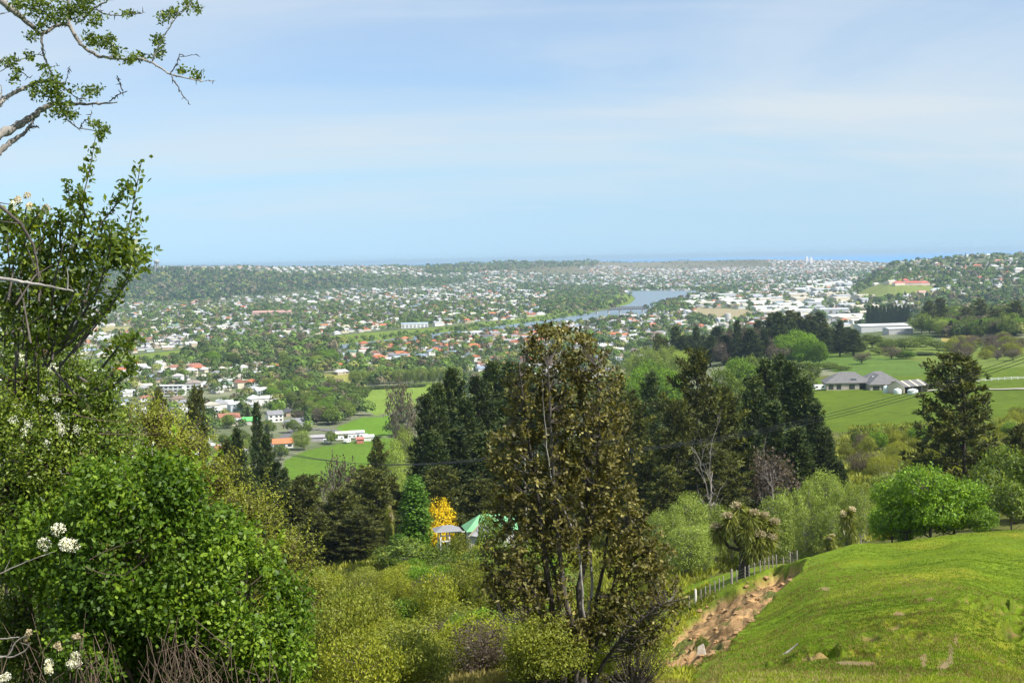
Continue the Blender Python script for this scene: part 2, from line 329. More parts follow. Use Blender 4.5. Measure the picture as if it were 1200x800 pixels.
def surf_mat(name, c0, c1, scale=3.0, rough=0.8, bump=0.0, spec=0.3, metal=0.0, stretch=(1, 1, 1), rand=0.0):
    m, t = mat(name)
    tc = N(t, 'ShaderNodeTexCoord'); mp = N(t, 'ShaderNodeMapping'); mp.inputs['Scale'].default_value = stretch; Lk(t, tc.outputs['Object'], mp.inputs[0])
    no = N(t, 'ShaderNodeTexNoise', inp={'Scale': scale, 'Detail': 5, 'Roughness': 0.6}); Lk(t, mp.outputs[0], no.inputs['Vector'])
    cr = N(t, 'ShaderNodeValToRGB'); e = cr.color_ramp.elements; e[0].position = 0.3; e[1].position = 0.7; e[0].color = (*c0, 1); e[1].color = (*c1, 1); Lk(t, no.outputs[0], cr.inputs[0])
    col = cr.outputs[0]
    if rand:
        oi = N(t, 'ShaderNodeObjectInfo'); mr = N(t, 'ShaderNodeMapRange', inp={3: 1 - rand, 4: 1 + rand}); Lk(t, oi.outputs['Random'], mr.inputs[0])
        hs = N(t, 'ShaderNodeHueSaturation'); Lk(t, col, hs.inputs['Color']); Lk(t, mr.outputs[0], hs.inputs['Value']); col = hs.outputs[0]
    bs = N(t, 'ShaderNodeBsdfPrincipled', inp={'Roughness': rough, 'Specular IOR Level': spec, 'Metallic': metal}); Lk(t, col, bs.inputs['Base Color'])
    if bump:
        b = N(t, 'ShaderNodeBump', inp={'Strength': bump, 'Distance': 0.05}); Lk(t, no.outputs[0], b.inputs['Height']); Lk(t, b.outputs[0], bs.inputs['Normal'])
    o = N(t, 'ShaderNodeOutputMaterial'); Lk(t, bs.outputs[0], o.inputs[0]); return m
def attr_mat(name, rough=0.6, spec=0.3, transl=0.0):
    m, t = mat(name)
    at = N(t, 'ShaderNodeAttribute', attribute_name='col')
    no = N(t, 'ShaderNodeTexNoise', inp={'Scale': 0.4, 'Detail': 4}); tc = N(t, 'ShaderNodeTexCoord'); Lk(t, tc.outputs['Object'], no.inputs['Vector'])
    mr = N(t, 'ShaderNodeMapRange', inp={3: 0.75, 4: 1.25}); Lk(t, no.outputs[0], mr.inputs[0])
    hs = N(t, 'ShaderNodeHueSaturation'); Lk(t, at.outputs[0], hs.inputs['Color']); Lk(t, mr.outputs[0], hs.inputs['Value'])
    bs = N(t, 'ShaderNodeBsdfPrincipled', inp={'Roughness': rough, 'Specular IOR Level': spec}); Lk(t, hs.outputs[0], bs.inputs['Base Color'])
    sh = bs.outputs[0]
    if transl:
        tr = N(t, 'ShaderNodeBsdfTranslucent'); Lk(t, hs.outputs[0], tr.inputs[0]); ms = N(t, 'ShaderNodeMixShader', inp={0: transl}); Lk(t, sh, ms.inputs[1]); Lk(t, tr.outputs[0], ms.inputs[2]); sh = ms.outputs[0]
    o = N(t, 'ShaderNodeOutputMaterial'); Lk(t, sh, o.inputs[0]); return m
def ground_mat():
    m, t = mat('ground_cover')
    at = N(t, 'ShaderNodeAttribute', attribute_name='col'); ro = N(t, 'ShaderNodeAttribute', attribute_name='rough')
    tc = N(t, 'ShaderNodeTexCoord')
    def noi(s, d=6, r=0.6): 
        n = N(t, 'ShaderNodeTexNoise', inp={'Scale': s, 'Detail': d, 'Roughness': r}); Lk(t, tc.outputs['Object'], n.inputs['Vector']); return n.outputs[0]
    n1, n2, n3 = noi(0.25), noi(2.2, 8, 0.7), noi(0.03)
    a = N(t, 'ShaderNodeMath', operation='ADD'); Lk(t, n1, a.inputs[0]); Lk(t, n2, a.inputs[1])
    a2 = N(t, 'ShaderNodeMath', operation='MULTIPLY_ADD', inp={1: 0.5}); Lk(t, n3, a2.inputs[0]); Lk(t, a.outputs[0], a2.inputs[2])
    mr = N(t, 'ShaderNodeMapRange', inp={1: 0.9, 2: 1.6, 3: 0.62, 4: 1.42}); Lk(t, a2.outputs[0], mr.inputs[0])
    hs = N(t, 'ShaderNodeHueSaturation'); Lk(t, at.outputs[0], hs.inputs['Color']); Lk(t, mr.outputs[0], hs.inputs['Value'])
    # dry and lush patches of grass
    mr2 = N(t, 'ShaderNodeMapRange', inp={1: 0.40, 2: 0.75, 3: 0.0, 4: 0.40}); Lk(t, noi(0.6, 5, 0.65), mr2.inputs[0])
    dr = N(t, 'ShaderNodeMix', data_type='RGBA', blend_type='MULTIPLY'); dr.inputs[7].default_value = (1.45, 0.98, 0.85, 1); Lk(t, mr2.outputs[0], dr.inputs[0]); Lk(t, hs.outputs[0], dr.inputs[6])
    b = N(t, 'ShaderNodeBump', inp={'Strength': 0.9, 'Distance': 0.25}); Lk(t, noi(3.5, 8, 0.75), b.inputs['Height'])
    bs = N(t, 'ShaderNodeBsdfPrincipled', inp={'Roughness': 0.95, 'Specular IOR Level': 0.1}); Lk(t, dr.outputs[2], bs.inputs['Base Color']); Lk(t, b.outputs[0], bs.inputs['Normal'])
    o = N(t, 'ShaderNodeOutputMaterial'); Lk(t, bs.outputs[0], o.inputs[0]); return m
M = {}
M['ground'] = ground_mat()
M['pine'] = leaf_mat('pine_needles', (0.036, 0.046, 0.01), (0.098, 0.112, 0.022), (0.23, 0.235, 0.05), 0.6, 0.22)
M['pinedark'] = leaf_mat('dark_pine_needles', (0.022, 0.04, 0.012), (0.055, 0.085, 0.02), (0.14, 0.17, 0.04), 0.6, 0.2)
M['broad'] = leaf_mat('mid_green_leaves', (0.05, 0.088, 0.014), (0.12, 0.175, 0.022), (0.25, 0.32, 0.045))
M['willow'] = leaf_mat('pale_green_leaves', (0.1, 0.15, 0.025), (0.25, 0.33, 0.055), (0.42, 0.5, 0.11))
M['bright'] = leaf_mat('fresh_green_leaves', (0.06, 0.12, 0.01), (0.15, 0.27, 0.016), (0.3, 0.46, 0.04))
M['poplar'] = leaf_mat('poplar_leaves', (0.035, 0.085, 0.01), (0.085, 0.18, 0.018), (0.18, 0.3, 0.035))
M['olive'] = leaf_mat('olive_scrub_leaves', (0.08, 0.1, 0.014), (0.2, 0.23, 0.024), (0.38, 0.4, 0.06))
M['yellowgreen'] = leaf_mat('yellow_green_scrub_leaves', (0.11, 0.14, 0.012), (0.25, 0.28, 0.022), (0.44, 0.45, 0.05))
M['ivy'] = leaf_mat('glossy_ivy_leaves', (0.045, 0.1, 0.006), (0.12, 0.225, 0.012), (0.32, 0.46, 0.04), 0.5, 0.4, 0.3)
M['hedge'] = leaf_mat('hawthorn_leaves', (0.05, 0.09, 0.012), (0.14, 0.21, 0.02), (0.32, 0.4, 0.05), 0.4, 0.4, 0.4)
M['bronze'] = leaf_mat('bronze_leaves', (0.07, 0.06, 0.018), (0.19, 0.175, 0.04), (0.48, 0.42, 0.13), 0.5, 0.3, 0.3)
M['yellow'] = leaf_mat('yellow_blossom', (0.45, 0.33, 0.01), (0.68, 0.52, 0.012), (0.85, 0.70, 0.03))
M['white'] = leaf_mat('white_petals', (0.6, 0.58, 0.45), (0.78, 0.77, 0.66), (0.86, 0.86, 0.8), 0.6, 0.3)
M['brown'] = leaf_mat('dry_brown_foliage', (0.06, 0.045, 0.035), (0.13, 0.10, 0.075), (0.22, 0.18, 0.13))
M['cab'] = leaf_mat('cabbage_tree_leaves', (0.08, 0.09, 0.012), (0.2, 0.23, 0.035), (0.42, 0.42, 0.1), 0.4, 0.25, 0.4)
M['plume'] = leaf_mat('cream_flower_plumes', (0.34, 0.27, 0.15), (0.54, 0.45, 0.28), (0.72, 0.64, 0.45), 0.8, 0.2)
M['grass'] = leaf_mat('grass_blades', (0.085, 0.145, 0.006), (0.16, 0.245, 0.014), (0.31, 0.36, 0.035), 0.7, 0.3)
M['straw'] = leaf_mat('dry_grass_blades', (0.14, 0.11, 0.03), (0.25, 0.21, 0.06), (0.38, 0.33, 0.12), 0.7, 0.3)
M['bark'] = surf_mat('grey_bark', (0.035, 0.03, 0.024), (0.16, 0.135, 0.115), 9, 0.9, 0.6, stretch=(1, 1, 0.25))
M['lichen'] = surf_mat('pale_lichened_bark', (0.14, 0.125, 0.11), (0.46, 0.43, 0.39), 4.5, 0.9, 0.8, stretch=(1, 1, 0.3))
M['darkbark'] = surf_mat('dark_bark', (0.022, 0.019, 0.014), (0.085, 0.07, 0.055), 9, 0.9, 0.8, stretch=(1, 1, 0.3))
M['twig'] = surf_mat('dry_twigs', (0.06, 0.042, 0.03), (0.20, 0.145, 0.10), 9, 0.9)
M['deadwood'] = surf_mat('silver_dead_wood', (0.14, 0.12, 0.10), (0.34, 0.31, 0.27), 6, 0.9)
M['timber'] = surf_mat('weathered_timber', (0.16, 0.14, 0.12), (0.30, 0.27, 0.23), 5, 0.85, 0.3)
M['palepost'] = surf_mat('pale_post', (0.5, 0.48, 0.42), (0.65, 0.62, 0.55), 5, 0.8)
M['wire'] = surf_mat('grey_wire', (0.12, 0.12, 0.12), (0.18, 0.18, 0.18), 3, 0.5)
M['cable'] = surf_mat('black_cable', (0.035, 0.037, 0.04), (0.06, 0.06, 0.065), 3, 0.5)
M['asphalt'] = surf_mat('asphalt', (0.10, 0.10, 0.10), (0.16, 0.155, 0.15), 0.5, 0.9)
M['gravel'] = surf_mat('pale_gravel', (0.30, 0.27, 0.22), (0.42, 0.39, 0.33), 0.5, 0.95)
M['roofgrey'] = surf_mat('grey_roof', (0.125, 0.12, 0.12), (0.175, 0.17, 0.17), 0.8, 0.6, stretch=(1, 1, 1))
M['cream'] = surf_mat('cream_cladding', (0.58, 0.50, 0.37), (0.68, 0.60, 0.46), 1.5, 0.7)
M['stonewall'] = surf_mat('stone_cladding', (0.30, 0.27, 0.23), (0.50, 0.45, 0.38), 1.5, 0.8)
M['glass'] = surf_mat('dark_window_glass', (0.025, 0.03, 0.035), (0.05, 0.06, 0.07), 1, 0.12, spec=0.6)
M['plastic'] = surf_mat('pale_tank_plastic', (0.60, 0.68, 0.64), (0.72, 0.78, 0.74), 1.0, 0.45)
M['steel'] = surf_mat('dark_steel', (0.10, 0.085, 0.08), (0.18, 0.15, 0.14), 1.0, 0.6)
M['concrete'] = surf_mat('concrete', (0.35, 0.34, 0.32), (0.46, 0.45, 0.42), 0.8, 0.85)
M['whitepaint'] = surf_mat('white_paint', (0.70, 0.70, 0.68), (0.80, 0.80, 0.78), 0.6, 0.6)
M['stone'] = surf_mat('pale_stone', (0.33, 0.29, 0.24), (0.55, 0.50, 0.43), 4, 0.9, 0.6)
M['town'] = attr_mat('house_paint_and_roofing')
M['towntree'] = attr_mat('town_tree_leaves', 0.8, 0.1, 0.2)
# ------------------------------------------------------------------ the land
GRASS = (0.138, 0.215, 0.012); GRASS2 = (0.14, 0.20, 0.018); RIVER = [(395,404),(440,399.5),(490,393),(540,387),(590,381),(640,375),(690,367),(715,362),(738,356),(745,350),(740,345),(728,341),(815,340.5),(818,345),(800,351),(778,357),(765,363),(757,370),(700,375),(650,381),(600,386.5),(550,391.5),(500,397.5),(440,404),(395,409)]
COVER = [  # (outline in the picture's columns and rows, near and far limit of depth, colour)
 ([(-400,421),(110,419),(200,409),(300,400),(400,391.5),(500,383),(600,374),(690,361),(728,343),(745,347),(745,357),(700,369),(600,381),(500,393),(400,404),(300,413),(200,424),(110,436),(-400,440)], 900, 9000, (0.13,0.19,0.03)),
 ([(352,437),(420,439),(434,447),(420,457),(380,455),(345,447)], 900, 3000, (0.24,0.25,0.06)),
 ([(408,458),(470,450),(515,447),(518,462),(492,477),(440,487),(425,478)], 800, 3000, (0.15,0.23,0.035)),
 ([(395,500),(425,489),(470,486),(475,506),(440,512),(400,510)], 700, 3000, (0.10,0.20,0.015)),
 ([(370,524),(440,514),(478,512),(470,535),(440,570),(400,600),(350,580),(330,540)], 480, 3000, (0.09,0.17,0.014)),
 ([(812,361),(872,362),(892,369),(860,376),(815,371)], 1500, 5000, (0.27,0.24,0.14)),
 ([(112,384),(155,382),(160,389),(112,391)], 1500, 5000, (0.28,0.27,0.12)),
 ([(143,338),(165,340),(187,349),(183,356),(150,350)], 3000, 9000, (0.16,0.20,0.05)),
 ([(1010,340),(1030,333),(1090,333),(1100,345),(1060,350),(1005,348)], 2500, 4000, (0.16,0.20,0.05)),
 ([(840,410),(870,398),(960,392),(1000,396),(1110,400),(1200,395),(1300,395),(1300,440),(1110,430),(960,420),(900,440),(850,436)], 700, 1600, (0.12,0.17,0.03)),
 ([(1100,392),(1150,388),(1150,402),(1105,404)], 800, 1700, (0.26,0.23,0.07)),
 ([(930,418),(960,414),(1000,415),(1050,419),(1110,430),(1116,440),(1085,447),(1040,444),(990,438),(950,428)], 600, 1300, (0.085,0.15,0.025)),
 ([(930,450),(960,444),(1115,438),(1125,431),(1350,428),(1350,495),(1200,489),(1100,500),(1000,506),(950,506)], 380, 900, (0.085,0.135,0.004)),
 ([(1062,453),(1085,452),(1082,459),(1064,461)], 450, 800, (0.35,0.32,0.27)),
]
SPL = [(0.16,0.13,0.07), (0.11,0.12,0.035), (0.15,0.17,0.035)]
def cover(X):
    x, y, z = X[:, 0], X[:, 1], X[:, 2]
    px, py = project(X); u = x / np.maximum(y, 1)
    jit = 1.3 * vnoise(x / 20, y / 20, 80); py2 = py + jit * 0.8; px2 = px + 3 * vnoise(x / 15, y / 15, 81)
    c = np.zeros((len(x), 3)); c[:] = (0.075, 0.09, 0.022)
    n = fbm(x / 30, y / 30, 3, 90)[:, None]
    slope = (y > 140) & (y < 900)
    c[slope] = (np.array([0.10, 0.115, 0.028]) + 0.05 * n * np.array([1.2, 1.0, .3]))[slope]
    plain = y > 750
    nn = fbm(x / 45, y / 45, 3, 91)[:, None]
    c[plain] = (np.array([0.12, 0.145, 0.075]) + 0.12 * nn * np.array([1, .85, .8]))[plain]
    hills = (y > 4300)
    n3 = fbm(x / 300, y / 300, 4, 92)[:, None]
    c[hills] = np.clip(np.array([0.075, 0.10, 0.045]) + 0.07 * n3 * np.array([1, .9, .5]), .02, 1)[hills]
    far = (y > 7200) & (px > 500); c[far] = (np.array([0.14, 0.13, 0.075]) + .06 * n3)[far]
    for poly, y0, y1, col in COVER:
        m = (y > y0) & (y < y1); m[m] = inpoly(px2[m], py2[m], poly); c[m] = col
    lawn = (y < 150) & (u > 0.10)
    g = np.array(GRASS) * (1 + 0.25 * fbm(x / 7, y / 7, 4, 94)[:, None]) + np.clip(fbm(x / 4, y / 11, 4, 95), 0, 1)[:, None] * np.array([0.16, 0.06, 0.015])
    c = np.where((lawn)[:, None], g, c)
    return np.clip(c, 0.01, 0.9)
def loggrid(a, b, n): return np.exp(np.linspace(math.log(a), math.log(b), n, endpoint=False))
rows = np.concatenate([loggrid(2, 25, 50), loggrid(25, 150, 420), loggrid(150, 400, 90), loggrid(400, 3600, 240), loggrid(3600, 11500, 120), [11500]])
ucol = np.concatenate([np.linspace(-1.2, -0.45, 16)[:-1], np.linspace(-0.45, 0.10, 330)[:-1], np.linspace(0.10, 0.42, 470)[:-1], np.linspace(0.42, 1.2, 16)])
UUg, YYg = np.meshgrid(ucol, rows)
Xg = (UUg * YYg).ravel(); Yg = YYg.ravel()
Zg, SC = zt(Xg, Yg, True)
Vg = np.stack([Xg, Yg, Zg], 1)
cg = cover(Vg)
clay = np.array([0.36, 0.235, 0.11]) * (1 + 0.75 * fbm(Xg / 1.6, Yg / 1.6, 4, 96)[:, None]); clay = np.where((fbm(Xg / 1.2, Yg / 1.2, 3, 97) > 0.28)[:, None], np.array([0.13, 0.15, 0.04]), clay)
kk = np.clip(SC, 0, 1)[:, None]; cg = cg * (1 - kk) + np.clip(clay, .03, .8) * kk
# bare clay streaks in the turf
pxg, pyg = project(Vg); nearm = (Yg > 45) & (Yg < 120)
cg[bare(pxg, pyg, Xg, Yg)] = (0.27, 0.21, 0.10)
nr, nc = len(rows), len(ucol)
i = np.arange(nr - 1)[:, None] * nc; j = np.arange(nc - 1)[None]
Qg = np.stack([i + j, i + j + 1, i + nc + j + 1, i + nc + j], -1).reshape(-1, 4)
structure('ground', mesh('ground', Vg, Qg, M['ground'], {'col': cg, 'rough': kk.ravel()}, True))
# the lookout the picture was taken from, behind and beside the camera
bx_ = np.array([-60, -30, -12, 0, 12, 30, 60]) * 1.0; by_ = np.array([-50, -20, -5, 2.0])
gx, gy = np.meshgrid(bx_, by_); gz = np.where(gy >= 2, 0, 0) + CZ - 1.72
Vb = np.stack([gx.ravel(), gy.ravel(), gz.ravel()], 1); i = np.arange(3)[:, None] * 7; j = np.arange(6)[None]
structure('ground', mesh('lookout_ground', Vb, np.stack([i + j, i + j + 1, i + 8 + j, i + 7 + j], -1).reshape(-1, 4), M['ground'], {'col': np.tile(GRASS2, (len(Vb), 1))}))
# water
def water_mat(name, c, rough, bump, bs_):
    m, t = mat(name)
    b = N(t, 'ShaderNodeBsdfPrincipled', inp={'Roughness': rough, 'Base Color': (*c, 1), 'IOR': 1.33, 'Specular IOR Level': 0.5})
    no = N(t, 'ShaderNodeTexNoise', inp={'Scale': bs_, 'Detail': 5, 'Roughness': 0.7}); tc = N(t, 'ShaderNodeTexCoord'); Lk(t, tc.outputs['Object'], no.inputs['Vector'])
    bp = N(t, 'ShaderNodeBump', inp={'Strength': bump, 'Distance': 0.4}); Lk(t, no.outputs[0], bp.inputs['Height']); Lk(t, bp.outputs[0], b.inputs['Normal'])
    o = N(t, 'ShaderNodeOutputMaterial'); Lk(t, b.outputs[0], o.inputs[0]); return m
M['river'] = water_mat('river_water', (0.15, 0.20, 0.23), 0.35, 0.5, 0.15)
M['sea'] = water_mat('sea_water', (0.03, 0.28, 0.70), 0.45, 0.6, 0.02)
def plain_pt(px, py, z=0.0):
    d = ray(px, py); Y = (z - CZ) / d[2]; return np.array([d[0] * Y, Y, z])
def sheet(poly, z, matl, name):
    import mathutils.geometry as mg
    pts = [plain_pt(a, b, z) for a, b in poly]
    tri = mg.tessellate_polygon([[Vector(p) for p in pts]])
    V = np.array(pts); T = np.array([t for t in tri])
    nz = np.cross(V[T[:, 1]] - V[T[:, 0]], V[T[:, 2]] - V[T[:, 0]])[:, 2]; T[nz < 0] = T[nz < 0][:, ::-1]
    return structure(name, mesh(name, V, T, matl))
sheet(RIVER, 0.6, M['river'], 'river')
structure('sea', mesh('sea', [(-2e5, 9000, -1.5), (2e5, 9000, -1.5), (2e5, 3e5, -1.5), (-2e5, 3e5, -1.5)], [(0, 1, 2, 3)], M['sea']))
def strip(name, pts, wid, matl, dz=0.35, n=60):
    pts = np.array(pts, float)
    s = np.concatenate([[0], np.cumsum(np.hypot(*np.diff(pts[:, :2], axis=0).T))]); t = np.linspace(0, s[-1], n)
    x = np.interp(t, s, pts[:, 0]); y = np.interp(t, s, pts[:, 1]); dx, dy = np.gradient(x), np.gradient(y); l = np.hypot(dx, dy)
    ax, ay = x - dy / l * wid / 2, y + dx / l * wid / 2; bx, by = x + dy / l * wid / 2, y - dx / l * wid / 2
    V = np.concatenate([np.stack([ax, ay, zt(ax, ay) + dz], 1), np.stack([bx, by, zt(bx, by) + dz], 1)])
    i = np.arange(n - 1); Q = np.stack([i, i + n, i + n + 1, i + 1], 1)
    return structure(name, mesh(name, V, Q, matl))
strip('road', [plain_pt(a, b) for a, b in [(60,424),(130,418),(200,410.5),(300,401),(400,392),(440,388.5),(500,384),(560,379)]], 9, M['asphalt'], 0.5)
strip('road', [plain_pt(a, b) for a, b in [(345,506),(372,503),(392,505),(412,514)]], 8, M['asphalt'], 0.3, 30)
strip('road', [plain_pt(a, b) for a, b in [(250,560),(300,532),(330,515),(355,497),(378,486)]], 7, M['asphalt'], 0.3, 30)
strip('farm_road', [G(a, b) for a, b in [(1060,457),(1090,458),(1110,457),(1150,456.5),(1200,456),(1290,455)]], 5, M['gravel'], 0.35, 60)
# ------------------------------------------------------------------ tree and shrub builders
def pine_proto(seed, h=20., w=9., nb=70, step=0.55, nper=16, L=0.55, W=0.13, start=0.10, p=0.8, m='pine', upt=0.5, lumpy=0.35):
    r = np.random.default_rng(seed); tr = MB(); 
    zz = np.linspace(0, h * 0.97, 9); wob = np.cumsum(r.normal(0, 0.06, (9, 2)), 0); wob -= wob[0]
    tp = np.column_stack([wob, zz]); tr.tube(tp, np.linspace(h * 0.014, 0.03, 9), 7)
    C = []; D = []
    for k in range(nb):
        t = start + (1 - start) * (k + r.random()) / nb; z = h * t * 0.96
        az = k * 2.4 + r.normal(0, .4)
        ln = (w / 2 * (1 - t) ** p + 0.35) * (1 - lumpy + 2 * lumpy * r.random() * (0.6 + 0.4 * math.sin(az * 1.0 + seed)))
        base = np.array([np.interp(z, zz, tp[:, 0]), np.interp(z, zz, tp[:, 1]), z])
        el = r.uniform(0.0, 0.45) + upt * t; s = np.linspace(0, 1, 6)
        hor = np.array([math.cos(az), math.sin(az), 0])
        pts = base + np.outer(s * ln, hor) * math.cos(el) + np.outer(ln * (math.sin(el) * s + 0.30 * upt * s ** 2.5), [0, 0, 1])
        tr.tube(pts, np.linspace(0.02 + ln * 0.012, 0.012, 6), 4)
        nclu = max(3, int(ln * 0.8 / step * 1.6))
        for q in range(nclu):
            f = 1 - 0.72 * (q + r.random()) / nclu
            c = base + hor * ln * f * math.cos(el) + np.array([0, 0, ln * (math.sin(el) * f + 0.3 * upt * f ** 2.5)])
            side = np.array([-hor[1], hor[0], 0]) * r.normal(0, 0.25 * ln * (1.15 - f) + 0.15)
            C.append(c + side + np.array([0, 0, r.normal(0, .12)])); D.append(hor * (0.6) + side * .3 + np.array([0, 0, 0.75]))
    C = np.array(C); D = unit(np.array(D))
    cc = np.repeat(C, nper, 0); dd = np.repeat(D, nper, 0) + r.normal(0, 0.75, (len(cc), 3)); cc = cc + r.normal(0, 0.16, cc.shape)
    V, Q = blades(cc, dd, L, W, r)
    v = np.repeat(np.clip(np.repeat(r.beta(2, 3, len(C)), nper) + r.normal(0, .15, len(cc)), 0, 1), 4)
    return dict(h=h, w=w, parts=[('trunk', tr.build('trunk', M['darkbark'], True)), ('crown', mesh('crown', V, Q, M[m], {'v': v}))])
def blob_pts(blobs, n, r, inner=0.62, up=True):
    B = np.array(blobs, float); wgt = (B[:, 3] * B[:, 4] + B[:, 3] * B[:, 5]); out = []; nor = []
    while sum(len(o) for o in out) < n:
        k = r.choice(len(B), n, p=wgt / wgt.sum()); d = unit(r.normal(size=(n, 3)))
        rad = 1 - (1 - inner) * r.random((n, 1)) ** 1.3 + r.normal(0, .04, (n, 1))
        pt = B[k, :3] + d * B[k, 3:6] * rad; ok = np.ones(n, bool)
        for q in range(len(B)):
            e = (((pt - B[q, :3]) / B[q, 3:6]) ** 2).sum(1); ok &= (e > 0.5) | (k == q)
        out.append(pt[ok]); nor.append(unit(d / B[k, 3:6])[ok])
    return np.concatenate(out)[:n], np.concatenate(nor)[:n]
def broad_proto(seed, blobs, ncl=420, per=10, L=0.30, W=0.2, sp=0.28, m='broad', bark='bark', trunk=0.18, stems=1, twigs=120, inner=0.5, trunktop=0.75, dirs=None, limbw=1.0, crownname='crown'):
    r = np.random.default_rng(seed); B = np.array(blobs, float); h = (B[:, 2] + B[:, 5]).max(); w = 2 * (np.abs(B[:, 0]) + B[:, 3]).max()
    C, Nn = blob_pts(blobs, ncl, r, inner)
    C[:, 2] = np.maximum(C[:, 2], 0.05)
    tr = MB(); st = []
    for s in range(stems):
        a = r.random() * 6.28; k = np.linspace(0, 1, 8)
        tgt = B[s % len(B)] if stems > 1 else B.mean(0)
        top = np.array([tgt[0] * .9, tgt[1] * .9, h * trunktop if stems == 1 else min(h * .95, tgt[2] + tgt[5] * .6)])
        st0 = np.array([math.cos(a), math.sin(a), 0]) * (0.12 * h * .1 if stems > 1 else 0)
        pts = st0 + np.outer(k ** 0.9, top - st0); pts[:, 0] += 0.02 * h * np.sin(k * 5 + a) * k; pts[:, 1] += 0.02 * h * np.cos(k * 4 + a) * k
        tr.tube(pts, trunk * (1 - 0.85 * k) / (1 if stems == 1 else 1.5), 7); st.append(pts)
    sp_ = np.concatenate(st)
    for q in r.choice(len(C), min(twigs, len(C)), replace=False):
        c = C[q]; d = np.linalg.norm(sp_ - c, axis=1) + 1.2 * np.maximum(sp_[:, 2] - (c[2] - 0.15 * h), 0) * 2
        b = sp_[d.argmin()]; mid = (b + c) / 2 + np.array([0, 0, -0.04 * h]) + r.normal(0, .02 * h, 3)
        tr.tube([b, mid * .6 + b * .4, mid * .5 + c * .5, c], limbw * trunk * np.array([.28, .2, .12, .05]), 4)
    cc = np.repeat(C, per, 0) + r.normal(0, sp, (ncl * per, 3)) * np.array([1, 1, .8]); nn = unit(np.repeat(Nn, per, 0) * 0.8 + np.array([0, 0, 0.5]))
    cc[:, 2] = np.maximum(cc[:, 2], 0.03)
    V, Q = leaves(cc, nn, L, W, r, None if dirs is None else np.tile(np.array(dirs, float), (len(cc), 1)))
    v = np.repeat(np.clip(np.repeat(r.beta(2.2, 2.2, ncl), per) * .8 + .1 + r.normal(0, .16, len(cc)), 0, 1), 4)
    return dict(h=h, w=w, parts=[('trunk', tr.build('trunk', M[bark], True)), (crownname, mesh(crownname, V, Q, M[m], {'v': v}))])
def instance(pr, name, desc, cat, x, y, zone='', group=None, h=None, w=None, rz=None, z=None, sink=0.0):
    s = 1 if h is None else h / pr['h']; sw = s if w is None else w / pr['w']
    z = ground(x, y) if z is None else z
    t = thing(name, desc, cat, (x, y, z - sink), zone, group, rs.uniform(0, 6.28) if rz is None else rz, (sw, sw, s))
    for pn, me in pr['parts']: obj(pn, me, t)
    return t
def at_top(pr, name, desc, cat, px, py, Y, wpx=None, zone='', group=None, hmin=1.0, rz=None):
    """stand a copy on the land at depth Y so that its tip reaches the given picture row"""
    p = P(px, py, Y); g = ground(p[0], Y); h = max(hmin, p[2] - g)
    return instance(pr, name, desc, cat, p[0], Y, zone, group, h, None if wpx is None else wpx / F * Y, rz)
def round_blobs(seed, h, w, n=6, low=0.25):
    r = np.random.default_rng(seed); b = [(0, 0, h * .6, w * .36, w * .36, h * .36)]
    for k in range(n):
        a = k * 6.28 / n + r.normal(0, .3); q = r.uniform(.22, .34) * w
        b.append((math.cos(a) * w * .27, math.sin(a) * w * .27, h * r.uniform(low + .12, .75), q, q, h * r.uniform(.16, .26)))
    return b
PR = {}
PR['pine'] = [pine_proto(100 + k, 20, 10.5, 80, .5, 18, .62, .2, p=.42, lumpy=.5, start=.14, upt=.35) for k in range(3)]
PR['pinedark'] = [pine_proto(120 + k, 20, 7.5, 105, .48, 15, .55, .19, p=.5, m='pinedark', lumpy=.28, upt=.7) for k in range(3)]
PR['broad'] = [broad_proto(200 + k, round_blobs(200 + k, 9, 9), 330, 9, .5, .36, .38) for k in range(3)]
PR['brownb'] = [broad_proto(210 + k, round_blobs(210 + k, 9, 8), 220, 8, .4, .25, .4, m='brown', twigs=200) for k in range(2)]
PR['willow'] = [broad_proto(220 + k, [(r_[0], r_[1], 6 + r_[2], 1.9, 1.9, 4.4) for r_ in np.random.default_rng(k).normal(0, 1.3, (5, 3)) * np.array([1, 1, .5])], 900, 12, .30, .11, .30, m='willow', bark='lichen', twigs=160, inner=.3, dirs=(0, 0, -1)) for k in range(3)]
PR['bright'] = [broad_proto(230, round_blobs(230, 9, 9, 8, .1), 900, 11, .34, .24, .28, m='bright')]
PR['poplar'] = [broad_proto(240, [(0, 0, 2.5 + k * 1.9, *(2 * [1.45 - .03 * (k - 2.2) ** 2 * 1.3]), 1.9) for k in range(7)], 900, 12, .3, .22, .25, m='poplar', twigs=120, inner=.45)]
PR['yellow'] = [broad_proto(250, round_blobs(250, 6, 6, 6, .1), 420, 10, .32, .22, .3, m='yellow')]
PR['scrub'] = [broad_proto(300 + k, round_blobs(300 + k, 3, 4.2, 6, .05), 700, 10, .15, .085, .17, m=['olive', 'yellowgreen', 'olive', 'yellowgreen'][k % 4], bark='twig', trunk=.07, twigs=80, inner=.5) for k in range(4)]
PR['scrubg'] = [broad_proto(310 + k, round_blobs(310 + k, 3, 4.2, 6, .05), 620, 10, .17, .11, .18, m=['broad', 'bright'][k % 2], bark='twig', trunk=.07, twigs=80) for k in range(2)]
PR['scrubw'] = [broad_proto(320, round_blobs(320, 3, 4.2, 5, .05), 500, 10, .19, .09, .2, m='willow', bark='twig', trunk=.07, twigs=80)]
PR['scrubb'] = [broad_proto(330, round_blobs(330, 3, 4.2, 5, .05), 300, 10, .17, .07, .2, m='brown', bark='twig', trunk=.07, twigs=200)]
